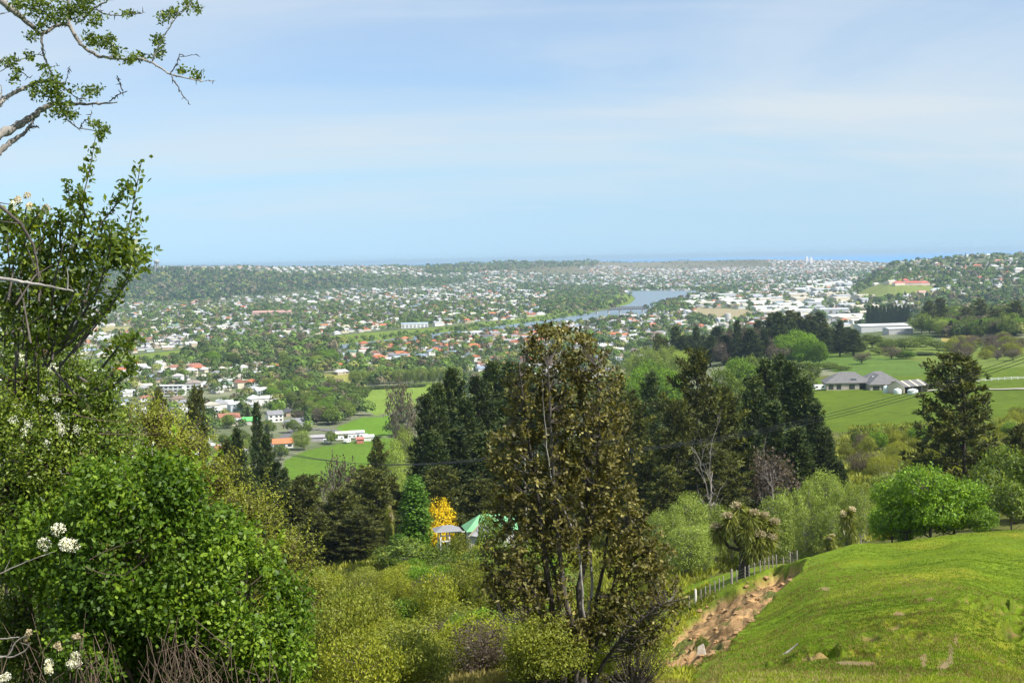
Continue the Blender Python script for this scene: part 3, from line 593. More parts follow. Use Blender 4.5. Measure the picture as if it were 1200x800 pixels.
def dead_proto(seed, h=8):
    r = np.random.default_rng(seed); tr = MB(); bw = []
    def grow(p, d, ln, rad, lv):
        k = np.linspace(0, 1, 5); pts = p + np.outer(k * ln, d) + np.cumsum(r.normal(0, ln * .035, (5, 3)), 0); pts[0] = p
        tr.tube(pts, np.linspace(rad, rad * .5, 5), 5)
        if lv < 4:
            for q in range(3 if lv else 6):
                b = pts[r.integers(2, 5)]; dd = unit(d + r.normal(0, .65, 3) + np.array([0, 0, .15])); grow(b, dd, ln * r.uniform(.45, .7), rad * .5, lv + 1)
    grow(np.zeros(3), np.array([0, 0, 1.]), h * .5, h * .018, 0)
    me = tr.build('trunk', M['deadwood'], True)
    return dict(h=h, w=h * .8, parts=[('bare_branches', me)])
PR['dead'] = [dead_proto(5), dead_proto(6)]
def pick(k, i=None):
    l = PR[k]; return l[(i if i is not None else int(rs.integers(0, 1000))) % len(l)]
# ------------------------------------------------------------------ the town on the plain
WOODS = [
 [(205,424),(230,409),(300,402),(400,400),(402,415),(395,428),(385,440),(340,441),(330,431),(255,430)],
 [(300,446),(345,441),(385,452),(430,462),(425,480),(395,500),(370,497),(345,480),(318,470)],
 [(640,343),(728,342),(742,350),(732,358),(700,367),(640,372)], [(755,364),(775,356),(812,346),(850,332),(870,335),(850,350),(800,362),(790,366)],
 [(410,432),(470,428),(545,428),(548,446),(500,448),(415,452)], [(130,322),(260,318),(420,322),(560,326),(520,336),(350,340),(250,338)],
 [(600,332),(728,336),(725,346),(610,340)], [(500,308),(700,303),(700,312),(500,322)],
]
HILLWOOD = [(95,318),(180,316),(260,318),(330,324),(430,324),(400,338),(330,345),(250,352),(187,357),(150,352),(95,352)]
INDUS = [(790,352),(830,345),(880,350),(1000,325),(1000,345),(1080,372),(1010,378),(900,374),(880,362),(812,358)]
ROOFS = dict(white=(.62,.62,.61), pale_grey=(.42,.42,.43), grey=(.24,.24,.25), charcoal=(.10,.10,.11), terracotta=(.46,.15,.07), russet=(.30,.13,.09), brown=(.20,.145,.11), green=(.15,.25,.17), blue_grey=(.22,.27,.34), cream=(.55,.50,.40))
RN = list(ROOFS); RP = np.array([.17,.20,.19,.07,.09,.05,.07,.03,.05,.08]); RP2 = np.array([.10,.10,.12,.05,.40,.08,.05,.02,.03,.05])
WALLC = dict(white=(.68,.67,.64), cream=(.60,.54,.42), pale_brick=(.42,.32,.24), tan=(.45,.38,.29), pale_blue=(.48,.54,.58))
WN = list(WALLC)
r = np.random.default_rng(42)
def frame_grid(ax, ay, ymin, ymax, umin, umax, ang):
    c, s = math.cos(ang), math.sin(ang); R_ = ymax * 1.15
    gx, gy = np.meshgrid(np.arange(-R_, R_, ax), np.arange(-R_, R_, ay)); ii = np.arange(gx.shape[0])[:, None] + 0 * gx
    x = gx * c - gy * s; y = gx * s + gy * c
    k = (y > ymin) & (y < ymax) & (x / np.maximum(y, 1) > umin) & (x / np.maximum(y, 1) < umax)
    return x[k], y[k], ii[k]
def zones(x, y, z=0.0):
    zz = zt(x, y); px, py = project(np.stack([x, y, zz], -1)); return px, py, zz
x1, y1, i1 = frame_grid(25, 31, 770, 3800, -.36, .36, 0.45); x2, y2, i2 = frame_grid(40, 46, 3800, 9600, -.38, .38, 0.2)
HX = np.concatenate([x1, x2]); HY = np.concatenate([y1, y2]); HX += r.normal(0, 3, len(HX)); HY += r.normal(0, 3, len(HX))
HPX, HPY, HZ = zones(HX, HY)
ok = (HZ < 2.5) | (HY > 2600)
ok &= r.random(len(ok)) < np.where(HY < 3800, .72, .60)
allpoly = [RIVER] + [c[0] for c in COVER if c[1] >= 700 or True][:9]
for p_ in allpoly: ok &= ~inpoly(HPX, HPY, p_)
for p_ in WOODS: ok &= ~(inpoly(HPX, HPY, p_) & (r.random(len(ok)) < .93))
ok &= ~(inpoly(HPX, HPY, HILLWOOD) & (r.random(len(ok)) < .97))
ok &= ~((HPX > 780) & (HY < 2050)); ok &= ~((HPX > 700) & (HY < 1500) & (HZ > 1.5)); ok &= ~((HPX < 110) & (HY > 4800))
hillr = (HPX > 1000) & (HY > 2500); ok &= ~(hillr & (r.random(len(ok)) < .52))

ok &= ~((HY > 7200) & (HPX > 440) & (HPX < 680)); ok &= ~((HY > 8200) & (HPX < 900))
ok &= ~(inpoly(HPX, HPY, INDUS) & (r.random(len(ok)) < .8))
# keep the roads and the hand placed buildings clear
KEEP = [(187,452,230,465),(296,360,342,370),(468,374,504,384),(395,504,436,524),(310,506,345,528)]
for a_, b_, c_, d_ in KEEP: ok &= ~((HPX > a_ - 4) & (HPX < c_ + 4) & (HPY > b_ - 3) & (HPY < d_ + 3))
ok &= ~((HPX > 300) & (HPX < 480) & (HPY > 505)); ok &= ~((HPX > 430) & (HPY > 449)); ok &= ~((HPX > 380) & (HPX < 432) & (HPY > 484))
HX, HY, HZ, HPX, HPY = [a[ok] for a in (HX, HY, HZ, HPX, HPY)]
n = len(HX)
HL = r.uniform(10, 18, n); HW = r.uniform(7, 10.5, n); HH = np.where(r.random(n) < .15, 5.3, 2.9); HR = r.uniform(1.6, 2.7, n); HA = .45 + (r.random(n) < .4) * PI / 2 + r.normal(0, .06, n)
hip = r.random(n) < .5
terr = (HPX > 415) & (HPX < 640) & (HPY > 378) & (HPY < 432)
HC = np.where(terr, r.choice(len(RN), n, p=RP2 / RP2.sum()), r.choice(len(RN), n, p=RP / RP.sum())); HWc = r.choice(len(WN), n, p=[.42, .28, .12, .12, .06])
big = HY > 3800; HL[big] *= 1.25; HW[big] *= 1.3
def house_arrays(x, y, z, L, W, H, R, A_, hip):
    n = len(x); c, s = np.cos(A_), np.sin(A_)
    def T(lx, ly, lz): return np.stack([x + lx * c - ly * s, y + lx * s + ly * c, z + lz], -1)
    l, w_ = L / 2, W / 2; o = .45
    wall = [T(a * l, b * w_, q * H - (1 - q) * 0.8) for q in (0, 1) for a, b in ((-1, -1), (1, -1), (1, 1), (-1, 1))]
    rl = np.where(hip, np.maximum(l - w_ * .9, .5), l + o)
    roof = [T(a * (l + o), b * (w_ + o), H - .02) for a, b in ((-1, -1), (1, -1), (1, 1), (-1, 1))] + [T(-rl, 0, H + R), T(rl, 0, H + R)]
    V1 = np.stack(wall, 1); V2 = np.stack(roof, 1)
    return V1, V2
WQ = np.array([(0,1,5,4),(1,2,6,5),(2,3,7,6),(3,0,4,7)]); RQ = np.array([(0,1,5,4),(2,3,4,5),(3,2,1,0)]); RT = np.array([(1,2,5),(3,0,4)])
order = np.argsort(HY + 4000 * ~((HPX > -20) & (HPX < 1220)))
near_h = order[:290]; far_h = order[290:]
def roofmat(kind, col, rough=.55):
    k = kind + '%s' % (col,)
    if k not in M:
        c = np.array(col); M[k] = surf_mat(kind, tuple(c * .88), tuple(np.minimum(c * 1.12, .8)), .7, rough, rand=.08)
    return M[k]
def zone_name(px, py, Y):
    if px < 300: return 'in the nearest streets' if Y < 1150 else 'behind the white apartment block'
    if py > 455: return 'beside the small green paddocks'
    if px < 460: return 'between wood and river'
    if Y < 1500: return 'beyond the pale avenue trees'
    if px < 620: return 'on the near bank of the river'
    return 'by the bronze-leaved tree'
def house(k):
    x, y, z = HX[k], HY[k], HZ[k]; L, W, H, R = HL[k], HW[k], HH[k], HR[k]
    rn, wn = RN[HC[k]], WN[HWc[k]]
    t = thing('house', '%s house with %s roof' % (wn.replace('_', ' '), rn.replace('_', ' ')), 'house', (x, y, z), zone_name(HPX[k], HPY[k], y), 'houses of the town on the plain', HA[k])
    V1, V2 = house_arrays(np.zeros(1), np.zeros(1), np.zeros(1), L, W, H, R, 0.0, hip[k:k + 1])
    wl, rf = [V1[0]], [V2[0]]; Q1, Q2, T2 = [WQ], [RQ], [RT]
    if L > 12.5:      # a wing at right angles
        sx = -1 if k % 2 else 1; ww = W * .8; wl_ = W * .75
        a, b = house_arrays(np.array([sx * (L / 2 - ww / 2)]), np.array([-(W / 2 + wl_ / 2 - 1.2)]), np.zeros(1), wl_ + 1.5, ww, H - .03, R * .8, PI / 2, hip[k:k + 1])
        wl.append(a[0]); rf.append(b[0]); Q1.append(WQ + 8); Q2.append(RQ + 6); T2.append(RT + 6)
    wm = roofmat('painted_wall', WALLC[wn], .7)
    obj('wall', mesh('wall', np.concatenate(wl), np.concatenate(Q1), wm), t)
    ro = obj('roof', mesh('roof', np.concatenate(rf), [np.concatenate(Q2), np.concatenate(T2)], roofmat('roofing', ROOFS[rn])), t)
    if k % 3 == 0:
        ch = MB(); ch.box(L * .2, L * .2 + .7, -.4, .4, H + .3, H + R + .7); obj('chimney', ch.build('chimney', M['concrete']), ro)
    if y < 1500:
        for fl in range(2 if H > 4 else 1):
            for q in (-.32, .05, .33):
                for sd in (-1, 1):
                    wv = MB(); wv.box(q * L - .8, q * L + .8, sd * W / 2 - .04, sd * W / 2 + .04, .9 + 2.5 * fl, 2.1 + 2.5 * fl)
                    if sd == -1 or q < 0: obj('window', wv.build('window', M['glass']), t)
for k in near_h: house(k)
V1, V2 = house_arrays(*[a[far_h] for a in (HX, HY, HZ, HL, HW, HH, HR, HA, hip)])
m_ = len(far_h); Vf = np.concatenate([V1, V2], 1).reshape(-1, 3); off = (np.arange(m_) * 14)[:, None, None]
wc = np.array([WALLC[x] for x in WN])[HWc[far_h]]; rc = np.array([ROOFS[x] for x in RN])[HC[far_h]] * r.uniform(.8, 1.15, (m_, 1))
cf = np.concatenate([np.repeat(wc[:, None], 8, 1), np.repeat(rc[:, None], 6, 1)], 1).reshape(-1, 3)
structure('distant_houses', mesh('distant_houses', Vf, [(WQ[None] + off).reshape(-1, 4), (RQ[None] + 8 + off).reshape(-1, 4), (RT[None] + 8 + off).reshape(-1, 3)], M['town'], {'col': cf}), 'stuff')
# large pale sheds of the industrial quarter
ws = []
k_ = 0
for px, py in zip(r.uniform(790, 1080, 600), r.uniform(322, 378, 600)):
    if len(ws) >= 75 or not inpoly(np.array(px), np.array(py), INDUS): continue
    g = G(px, py, 2000)
    if g is None or any(abs(g[0] - q[0]) < 55 and abs(g[1] - q[1]) < 70 for q in ws): continue
    ws.append(g)
    t = thing('warehouse', ['wide white-roofed warehouse', 'long pale grey warehouse', 'cream warehouse with shallow roof'][k_ % 3], 'warehouse', g, 'in the industrial quarter beyond the lagoon', 'warehouses of the industrial quarter', .35 + r.normal(0, .1))
    L, W, H = r.uniform(28, 60), r.uniform(18, 34), r.uniform(5, 8); a, b = house_arrays(np.zeros(1), np.zeros(1), np.zeros(1), L, W, H, 2.2, 0., np.array([False]))
    c = [(.68,.68,.66), (.45,.46,.48), (.58,.52,.42)][k_ % 3]
    obj('wall', mesh('wall', a[0], WQ, roofmat('shed_cladding', c)), t); obj('roof', mesh('roof', b[0], [RQ, RT], roofmat('shed_roofing', tuple(np.array(c) * .95))), t); k_ += 1
# trees among the houses
def tree_field(n, ymin, ymax, umin=-.40, umax=.40):
    y = np.sqrt(r.uniform(ymin ** 2, ymax ** 2, n)); return r.uniform(umin, umax, n) * y, y
TX, TY, TH, TK = [], [], [], []
def add_trees(x, y, h, kind): TX.append(x); TY.append(y); TH.append(h); TK.append(kind)
fields = [RIVER] + [c[0] for c in COVER]
for n_, a_, b_ in ((4500, 760, 1700), (18500, 1500, 3800), (30000, 3800, 9500)):
    x, y = tree_field(n_, a_, b_); px, py, zz = zones(x, y)
    k = ((zz < 4) | (y > 2400))
    for p_ in fields: k &= ~inpoly(px, py, p_)
    k &= ~((px > 780) & (y < 2000) & (zz > 3)); k &= ~((y > 7300) & (px > 480) & (r.random(len(k)) < .75))
    # towns have trees in clumps
    k &= (fbm(x / 130, y / 130, 3, 70) + r.normal(0, .25, len(x)) > -.30); k &= ~((y > 4800) & (px < 560) & (r.random(len(k)) < .35)); k &= ~inpoly(px, py, INDUS) | (r.random(len(k)) < .3)
    add_trees(x[k], y[k], r.uniform(4.0, 10.0, k.sum()), r.choice(5, k.sum(), p=[.44, .22, .14, .09, .11]))
def poly_fill(poly, n, h0, h1, probs, ymin=760):
    xs_ = [p[0] for p in poly]; ys_ = [p[1] for p in poly]; q = [P_ for P_ in zip(r.uniform(min(xs_), max(xs_), n * 3), r.uniform(min(ys_), max(ys_), n * 3)) if inpoly(np.array(P_[0]), np.array(P_[1]), poly)][:n]
    pts = np.array([g for g in (G(a, b, ymin) for a, b in q) if g is not None])
    add_trees(pts[:, 0], pts[:, 1], r.uniform(h0, h1, len(pts)), r.choice(5, len(pts), p=probs))
WP = [[.45,.25,.12,.12,.06], [.4,.2,.2,.1,.1]]
for p_, n_, h0, h1 in zip(WOODS, (190, 200, 260, 220, 90, 800, 320, 1000), (9, 7, 7, 6, 8, 9, 6, 8), (16, 13, 13, 12, 11, 15, 10, 16)):
    poly_fill(p_, n_, h0, h1, [.42, .22, .14, .14, .08])
poly_fill(HILLWOOD, 2300, 11, 20, [.25, .0, .55, .15, .05], 4300)
def bankline(pts, n, sp, h0, h1, probs):
    pts = np.array(pts, float); s = np.concatenate([[0], np.cumsum(np.hypot(*np.diff(pts, axis=0).T))]); t = r.uniform(0, s[-1], n)
    q = np.array([plain_pt(a, b) for a, b in zip(np.interp(t, s, pts[:, 0]), np.interp(t, s, pts[:, 1]) + r.uniform(0, sp, n))])
    add_trees(q[:, 0], q[:, 1], r.uniform(h0, h1, n), r.choice(5, n, p=probs))
bankline([(110,428),(250,415),(300,408),(400,399),(500,390),(600,377.5),(690,365)], 420, 5, 3, 7, [.45,.3,.15,.05,.05])
bankline([(400,411),(450,406),(500,400),(550,393),(600,389),(650,383),(700,377),(750,373)], 130, 3, 4, 9, [.45,.2,.2,.1,.05])
bankline([(730,339.5),(770,338),(815,339),(840,338)], 140, 1.5, 6, 12, [.45,.2,.25,.05,.05])
bankline([(567,308),(645,308)], 160, .8, 20, 28, [0,0,1,0,0]); bankline([(380,313.5),(500,311.8)], 300, 1, 18, 24, [0,0,1,0,0])
# right hand hills
for poly, n_, h0, h1, pr_ in (([(1005,352),(1040,350),(1090,345),(1200,345),(1200,372),(1100,385),(1000,372)], 260, 8, 14, [.4,.1,.3,.15,.05]),
    ([(1000,318),(1060,302),(1110,300),(1200,297),(1210,345),(1100,345),(1090,330),(1030,330),(1010,345)], 470, 7, 14, [.42,.1,.38,.08,.02]),
    ([(1088,352),(1200,348),(1200,398),(1090,395),(1085,375)], 520, 9, 16, [.38,.04,.33,.2,.05])):
    poly_fill(poly, n_, h0, h1, pr_, 1100)
TX, TY, TH, TK = map(np.concatenate, (TX, TY, TH, TK))
TZ = zt(TX, TY); tpx, tpy = project(np.stack([TX, TY, TZ], -1)); inv = (tpx > -30) & (tpx < 1230)
# no tree inside a near house
hx, hy = HX[near_h], HY[near_h]
keep = np.ones(len(TX), bool); nn_ = np.where(TY < 2200)[0]
for q in nn_:
    if np.min(np.hypot(hx - TX[q], hy - TY[q])) < 6.5: keep[q] = False
TX, TY, TH, TK, TZ, tpx, tpy, inv = [a[keep] for a in (TX, TY, TH, TK, TZ, tpx, tpy, inv)]
size = TH / TY * inv
ind = np.argsort(-size)[:285]; rest = np.ones(len(TX), bool); rest[ind] = False; rest &= ((tpx > -150) & (tpx < 1350))
TNAMES = [('broad', 'round mid-green tree'), ('bright', 'fresh green leafy tree'), ('pinedark', 'dark conifer'), ('brownb', 'grey-brown barely leafed tree'), ('willow', 'pale yellow-green tree')]
def tree_zone(px, py, Y):
    if Y > 2600: return 'on the distant hills'
    if px > 1000: return 'on the far bank above the paddocks'
    if px < 300: return 'among the nearest houses'
    if py > 440: return 'in the grove beside the small paddocks'
    if px < 430: return 'in the wood beside the stopbank'
    if px < 620: return 'among the terracotta roofs'
    return 'around the river bend'
for q in ind:
    kd, nm = TNAMES[TK[q]]
    instance(pick(kd), 'conifer' if TK[q] == 2 else 'broadleaf_tree', nm, 'tree', TX[q], TY[q], tree_zone(tpx[q], tpy[q], TY[q]), 'trees around the town', TH[q], TH[q] * (r.uniform(.9, 1.25) if TK[q] != 2 else .5))
def far_trees(x, y, z, h, kind, K, sz):
    n = len(x); conif = kind == 2; w_ = np.where(conif, .22, .5) * h * r.uniform(.85, 1.2, n)
    d = unit(r.normal(size=(n, K, 3))); d[..., 2] = np.where(d[..., 2] < -.3, -d[..., 2], d[..., 2]); d = unit(d)
    lump = 1 + .28 * np.sin(d[..., 0] * 5 + np.arange(n)[:, None]) * np.cos(d[..., 1] * 6 + 1.7 * np.arange(n)[:, None])
    taper = np.where(conif[:, None], np.clip(1.25 - (d[..., 2] + .3) * .9, .15, 1), 1)
    c = np.stack([x[:, None] + d[..., 0] * w_[:, None] * lump * taper, y[:, None] + d[..., 1] * w_[:, None] * lump * taper, (z + h * .52)[:, None] + d[..., 2] * (h * .5)[:, None] * lump], -1).reshape(-1, 3)
    dn = unit(d.reshape(-1, 3) * 1.4 + np.array([0, 0, .25]) + r.normal(0, .2, (n * K, 3))); s1 = unit(np.cross(dn, r.normal(size=(n * K, 3)))); s2 = np.cross(dn, s1)
    q = (np.repeat(w_, K) * sz)[:, None] * r.uniform(.7, 1.3, (n * K, 1))
    V = np.stack([c - s1 * q, c + s2 * q * .8, c + s1 * q, c - s2 * q * .8], 1).reshape(-1, 3)
    pal = np.array([(.085,.13,.035), (.135,.21,.04), (.035,.062,.03), (.16,.14,.08), (.22,.24,.065)])[kind] * r.uniform(.6, 1.45, (n, 1))
    cc = np.repeat(pal, K, 0) * r.uniform(.7, 1.35, (n * K, 1))
    return V, np.repeat(cc, 4, 0)
Vs, Cs = [], []
for lo, hi, K, sz in ((0, 2200, 130, .22), (2200, 4200, 60, .32), (4200, 99999, 26, .45)):
    s_ = rest & (TY >= lo) & (TY < hi); V_, C_ = far_trees(TX[s_], TY[s_], TZ[s_], TH[s_], TK[s_], K, sz); Vs.append(V_); Cs.append(C_)
V_ = np.concatenate(Vs); structure('distant_trees', mesh('distant_trees', V_, np.arange(len(V_)).reshape(-1, 4), M['towntree'], {'col': np.concatenate(Cs)}), 'stuff')
print('far houses', m_, 'far trees', rest.sum(), 'quads', len(V_) // 4)
# ------------------------------------------------------------------ landmarks of the town and the middle distance
def boxpart(name, dims, m, parent, **k):
    b = MB()
    for d in dims: b.box(*d)
    return obj(name, b.build(name, m), parent)
def gable(name, L, W, H, R, wallm, roofm, parent, hip=False):
    a, b = house_arrays(np.zeros(1), np.zeros(1), np.zeros(1), L, W, H, R, 0., np.array([hip]))
    obj('wall', mesh('wall', a[0], WQ, wallm), parent); return obj('roof', mesh('roof', b[0], [RQ, RT], roofm), parent)
# railway bridge over the river
p0, p1 = plain_pt(680, 368.5), plain_pt(757, 366.5); L = np.linalg.norm(p1 - p0); ang = math.atan2(p1[1] - p0[1], p1[0] - p0[0])
t = thing('railway_bridge', 'dark steel truss bridge on concrete piers crossing the river', 'bridge', p0, rz=ang)
boxpart('deck', [(0, L, -2.4, 2.4, 7, 7.9)], M['steel'], t)
for s_ in (-1, 1):
    b = MB(); y_ = s_ * 2.6; x0_ = L * .42
    b.box(x0_, L, y_ - .3, y_ + .3, 8, 8.8); b.box(x0_, L, y_ - .3, y_ + .3, 12.2, 13)
    nb_ = 20
    for q in range(nb_ + 1):
        xx = x0_ + (L - x0_) * q / nb_; b.box(xx - .25, xx + .25, y_ - .25, y_ + .25, 8.8, 12.2)
        if q < nb_: b.tube([(xx, y_, 8.8 if q % 2 else 12.2), (xx + (L - x0_) / nb_, y_, 12.2 if q % 2 else 8.8)], .22, 4)
    obj('truss', b.build('truss', M['steel']), t)
for q in np.linspace(.08, .95, 6):
    b = MB(); b.lathe([(2.2, -2), (2.0, 3), (1.8, 7.0)], 10, (L * q, 0)); b.box(L * q - 2.2, L * q + 2.2, -2.6, 2.6, 6.3, 6.98); obj('pier', b.build('pier', M['concrete']), t)
# water tower on the wooded hill
g = G(184, 319, 4500); t = thing('water_tower', 'pale water tower on tall legs above the wooded hill', 'water tower', g)
for k in range(6):
    a = k * PI / 3; b = MB(); b.tube([(9 * math.cos(a), 9 * math.sin(a), -2), (8 * math.cos(a), 8 * math.sin(a), 37)], 1.2, 6); obj('leg', b.build('leg', M['concrete']), t)
b = MB(); b.lathe([(2.5, 0), (2.5, 36)], 10); obj('shaft', b.build('shaft', M['concrete']), t)
b = MB(); b.lathe([(3, 34), (10, 38), (11.5, 42), (11.5, 47), (9, 49), (0.1, 50)], 20); obj('tank', b.build('tank', M['concrete'], True), t)
# twin white silos by the coast
for k, px in enumerate((945.5, 950.5)):
    g = G(px, 309, 6000); t = thing('silo', ['white silo near the coast, the one with the taller head', 'white silo near the coast, standing beside the taller one'][k], 'silo', g, rz=.1)
    h = 38 - 4 * k; boxpart('tower', [(-7, 7, -8, 8, -2, h)], M['whitepaint'], t); boxpart('head', [(-4, 4, -4, 4, h, h + 6)], M['whitepaint'], t)
def landmark(name, desc, cat, px, py, L, W, H, R, wc, rc, rz=.0, hip=False, wins=0):
    g = G(px, py, 600); t = thing(name, desc, cat, g, rz=rz); gable(name, L, W, H, R, roofmat('painted_wall', wc, .7), roofmat('roofing', rc), t, hip)
    for fl in range(int(H // 2.8) if wins else 0):
        for q in range(wins):
            xx = -L / 2 + L * (q + .5) / wins; boxpart('window', [(xx - L / wins * .3, xx + L / wins * .3, -W / 2 - .05, -W / 2 + .05, .9 + 2.8 * fl, 2.2 + 2.8 * fl)], M['glass'], t)
    return t
landmark('market_hall', 'long shed with faded red roof in the far suburb', 'hall', 319, 369, 82, 24, 6, 4, (.45,.34,.29), (.40,.24,.20), .05)
landmark('school_building', 'white flat-fronted building with blue roof beside the stopbank road', 'school', 486, 384, 44, 18, 7.5, 1.2, (.72,.73,.75), (.38,.46,.60), .08, False, 7)
t = landmark('apartment_block', 'long three-storey white apartment block with dark window bands', 'apartments', 200, 463, 25, 10, 8.6, .5, (.70,.70,.68), (.72,.72,.70), -.12, False, 6)
landmark('apartment_block', 'tall narrow white block standing behind the long white one', 'apartments', 209, 452, 9, 8, 9.5, 2, (.74,.73,.70), (.52,.48,.44), -.1, True, 2)
landmark('apartment_block', 'white two-storey block with brown hip roof and tall end wall', 'apartments', 228, 458, 13, 9, 7.5, 2.2, (.72,.71,.68), (.30,.24,.21), -.1, True, 3)
landmark('house', 'white twin-gabled house standing alone below the stopbank', 'house', 185, 433, 13, 9, 5, 4.5, (.74,.74,.74), (.60,.60,.62), 1.5)
landmark('house', 'low house with bright terracotta gable roof beside the pale round tree', 'house', 331, 524, 12, 8.5, 2.9, 2.6, (.70,.69,.66), (.55,.19,.08), .25, False, 3)
landmark('house', 'house with pale blue-white roof below the red one', 'house', 369, 484, 11, 10, 3.2, 2.6, (.60,.62,.65), (.60,.66,.72), 1.1)
landmark('house', 'small house with deep red roof at the wood edge', 'house', 373, 473, 14, 9, 3, 2.6, (.60,.5,.42), (.42,.11,.08), .1)
landmark('house', 'small house with vivid green roof among the nearest gardens', 'house', 294, 497, 11, 9, 3, 2.2, (.6,.58,.5), (.12,.50,.12), .2)
landmark('house', 'large white two-storey house on the near river bank', 'house', 559, 394, 19, 12, 6.5, 1.6, (.76,.76,.76), (.70,.70,.70), .2, True, 4)
landmark('packhouse', 'wide flat white packhouse beyond the dark conifer stand', 'packhouse', 1032, 388, 46, 26, 6, 1.5, (.50,.50,.50), (.66,.66,.66), .06)
landmark('packhouse', 'low white annex beside the wide packhouse', 'packhouse', 1052, 391, 22, 18, 5, 1, (.42,.42,.42), (.60,.60,.60), .06)
g = G(853, 377, 1500); t = thing('storage_tank', 'upright grey storage tank at the edge of the dry lot', 'tank', g); b = MB(); b.lathe([(5, -1), (5, 13), (4.6, 13.6), (.1, 14.5)], 20); obj('shell', b.build('shell', M['concrete'], True), t)
for k, (px, L_) in enumerate([(1053, 22), (1064, 18), (1072, 26), (1083, 20), (1061, 14)]):
    landmark('villa', 'red-roofed villa on the bare hilltop', 'house', px, 334 - (k == 4) * 3, L_, 13, 5, 3.6, (.68,.55,.48), (.50,.13,.10), r.uniform(-.3, .3), True)
for k, (px, py, c) in enumerate([(1100,311,(.6,.55,.48)), (1145,314,(.48,.16,.1)), (1165,315,(.7,.7,.7)), (1170,308,(.45,.2,.15)), (1183,306,(.62,.6,.58)), (1152,328,(.48,.15,.1)), (1192,330,(.3,.3,.3)), (1120,332,(.3,.3,.32)), (1175,331,(.35,.15,.12)), (1194,318,(.66,.64,.6)), (1098,343,(.55,.6,.65)), (1080,346,(.5,.25,.22)), (1065,350,(.65,.65,.66))]):
    landmark('villa', 'large house among trees on the far hillside', 'house', px, py, 24, 13, 6, 3.4, (.6,.52,.42), c, r.uniform(-.4, .4), True)
# ------------------------------------------------------------------ farm on the terrace
s_ = 640
fx = lambda px: P(px, 450, s_)[0]
gy = lambda px, dy=0: ground(fx(px), s_ + dy)
t = thing('farmhouse', 'large low farmhouse with hipped grey roofs above the green paddock', 'farmhouse', (fx(1010), s_ - 4, ground(fx(1010), s_ - 4) + .1), rz=-.06)
def hiproof(b, x0, x1, y0, y1, H, R, o=.6, hipl=True, hipr=True):
    x0 -= o; x1 += o; y0 -= o; y1 += o; ym = (y0 + y1) / 2; hw = (y1 - y0) / 2
    a = x0 + (hw if hipl else 0); c = x1 - (hw if hipr else 0)
    b.add([(x0, y0, H), (x1, y0, H), (x1, y1, H), (x0, y1, H), (a, ym, H + R), (c, ym, H + R)], [(0, 1, 5, 4), (2, 3, 4, 5)], [(1, 2, 5), (3, 0, 4)])
b = MB(); hiproof(b, -17.5, 3, -5, 9, 3.0, 4.4); hiproof(b, -1, 15, -2, 11, 3.05, 4.2)
obj('roof', b.build('roof', M['roofgrey']), t)
b = MB(); 
V_ = [(-.6, -15, 2.9), (10.5, -15, 2.9), (10.5, 3, 2.9), (-.6, 3, 2.9), (4.9, -8.8, 6.7), (4.9, 3, 6.7)]
b.add(V_, [(0, 1, 1, 1)][:0] or None, [(0, 1, 4), (1, 5, 4), (1, 2, 5), (3, 0, 4), (3, 4, 5)]); obj('roof', b.build('wing_roof', M['roofgrey']), t)
boxpart('wall', [(-17.5, -3, -5, 7, -1, 3), (-3, 3, -3.4, 7, -1, 2.98), (3.0, 15, -2, 8, -1, 3.03), (0, 9.9, -14.4, -2.01, -1, 2.9)], M['stonewall'], t)
for x0_, x1_, yy in [(-16.5, -14.4, -5), (-13, -11, -5), (-7.5, -5, -5), (-2.6, .0, -3.4), (10.5, 14, -2), (1.2, 4, -14.4), (5, 8, -14.4)]:
    boxpart('window', [(x0_, x1_, yy - .06, yy + .05, .2, 2.3)], M['glass'], t)
pv = MB(); pv.add([(-6.6, -3.9, 4.05), (-4.0, -3.9, 4.05), (-4.0, -1.9, 5.1), (-6.6, -1.9, 5.1), (-6.6, -3.8, 3.9), (-4.0, -3.8, 3.9), (-4.0, -1.8, 4.95), (-6.6, -1.8, 4.95)], [(0, 1, 2, 3), (7, 6, 5, 4), (0, 4, 5, 1), (1, 5, 6, 2), (2, 6, 7, 3), (3, 7, 4, 0)]); obj('solar_panel', pv.build('solar_panel', M['glass']), t)
dsh = MB(); dsh.lathe([(.05, 0), (.35, .1), (.5, .3)], 12); d_ = obj('satellite_dish', dsh.build('satellite_dish', M['whitepaint']), t); d_.location = (3.2, -4.4, 5.6); d_.rotation_euler = (1.2, 0, .3)
t = thing('farm_shed', 'open-fronted shed with cream gable and translucent roof strips beside the tanks', 'shed', (fx(1038), s_ - 36, ground(fx(1038), s_ - 36) - .1), rz=.5, sc=(.82, 1.15, 1.1))
L2, W2 = 8.2, 4.2
b = MB(); b.box(-L2, L2, W2 - .2, W2, -.6, 3.1); b.box(-L2, -L2 + .2, -W2, W2 - .2, -.6, 3.1); b.box(L2 - .2, L2, -W2, W2 - .2, -.6, 3.1)
for q in (L2 - .2, -L2): b.add([(q, -W2, 3.1), (q, W2, 3.1), (q, 0, 4.9), (q + .2, -W2, 3.1), (q + .2, W2, 3.1), (q + .2, 0, 4.9)], None, [(0, 2, 1), (3, 4, 5)])
obj('wall', b.build('wall', M['cream']), t)
b = MB(); b.box(-L2 + .25, L2 - .25, W2 - .6, W2 - .3, 0, 3.0); obj('bay_shade_panel', b.build('bay_shade', M['steel']), t)  # dark panel before the back wall stands in for shade inside the open bays
for q in np.linspace(-L2 + .2, L2 - .3, 5): boxpart('post', [(q - .12, q + .12, -W2, -W2 + .25, -.6, 3.05)], M['timber'], t)
boxpart('fascia', [(-L2, L2, -W2 - .1, -W2 + .02, 2.75, 3.12)], M['roofgrey'], t)
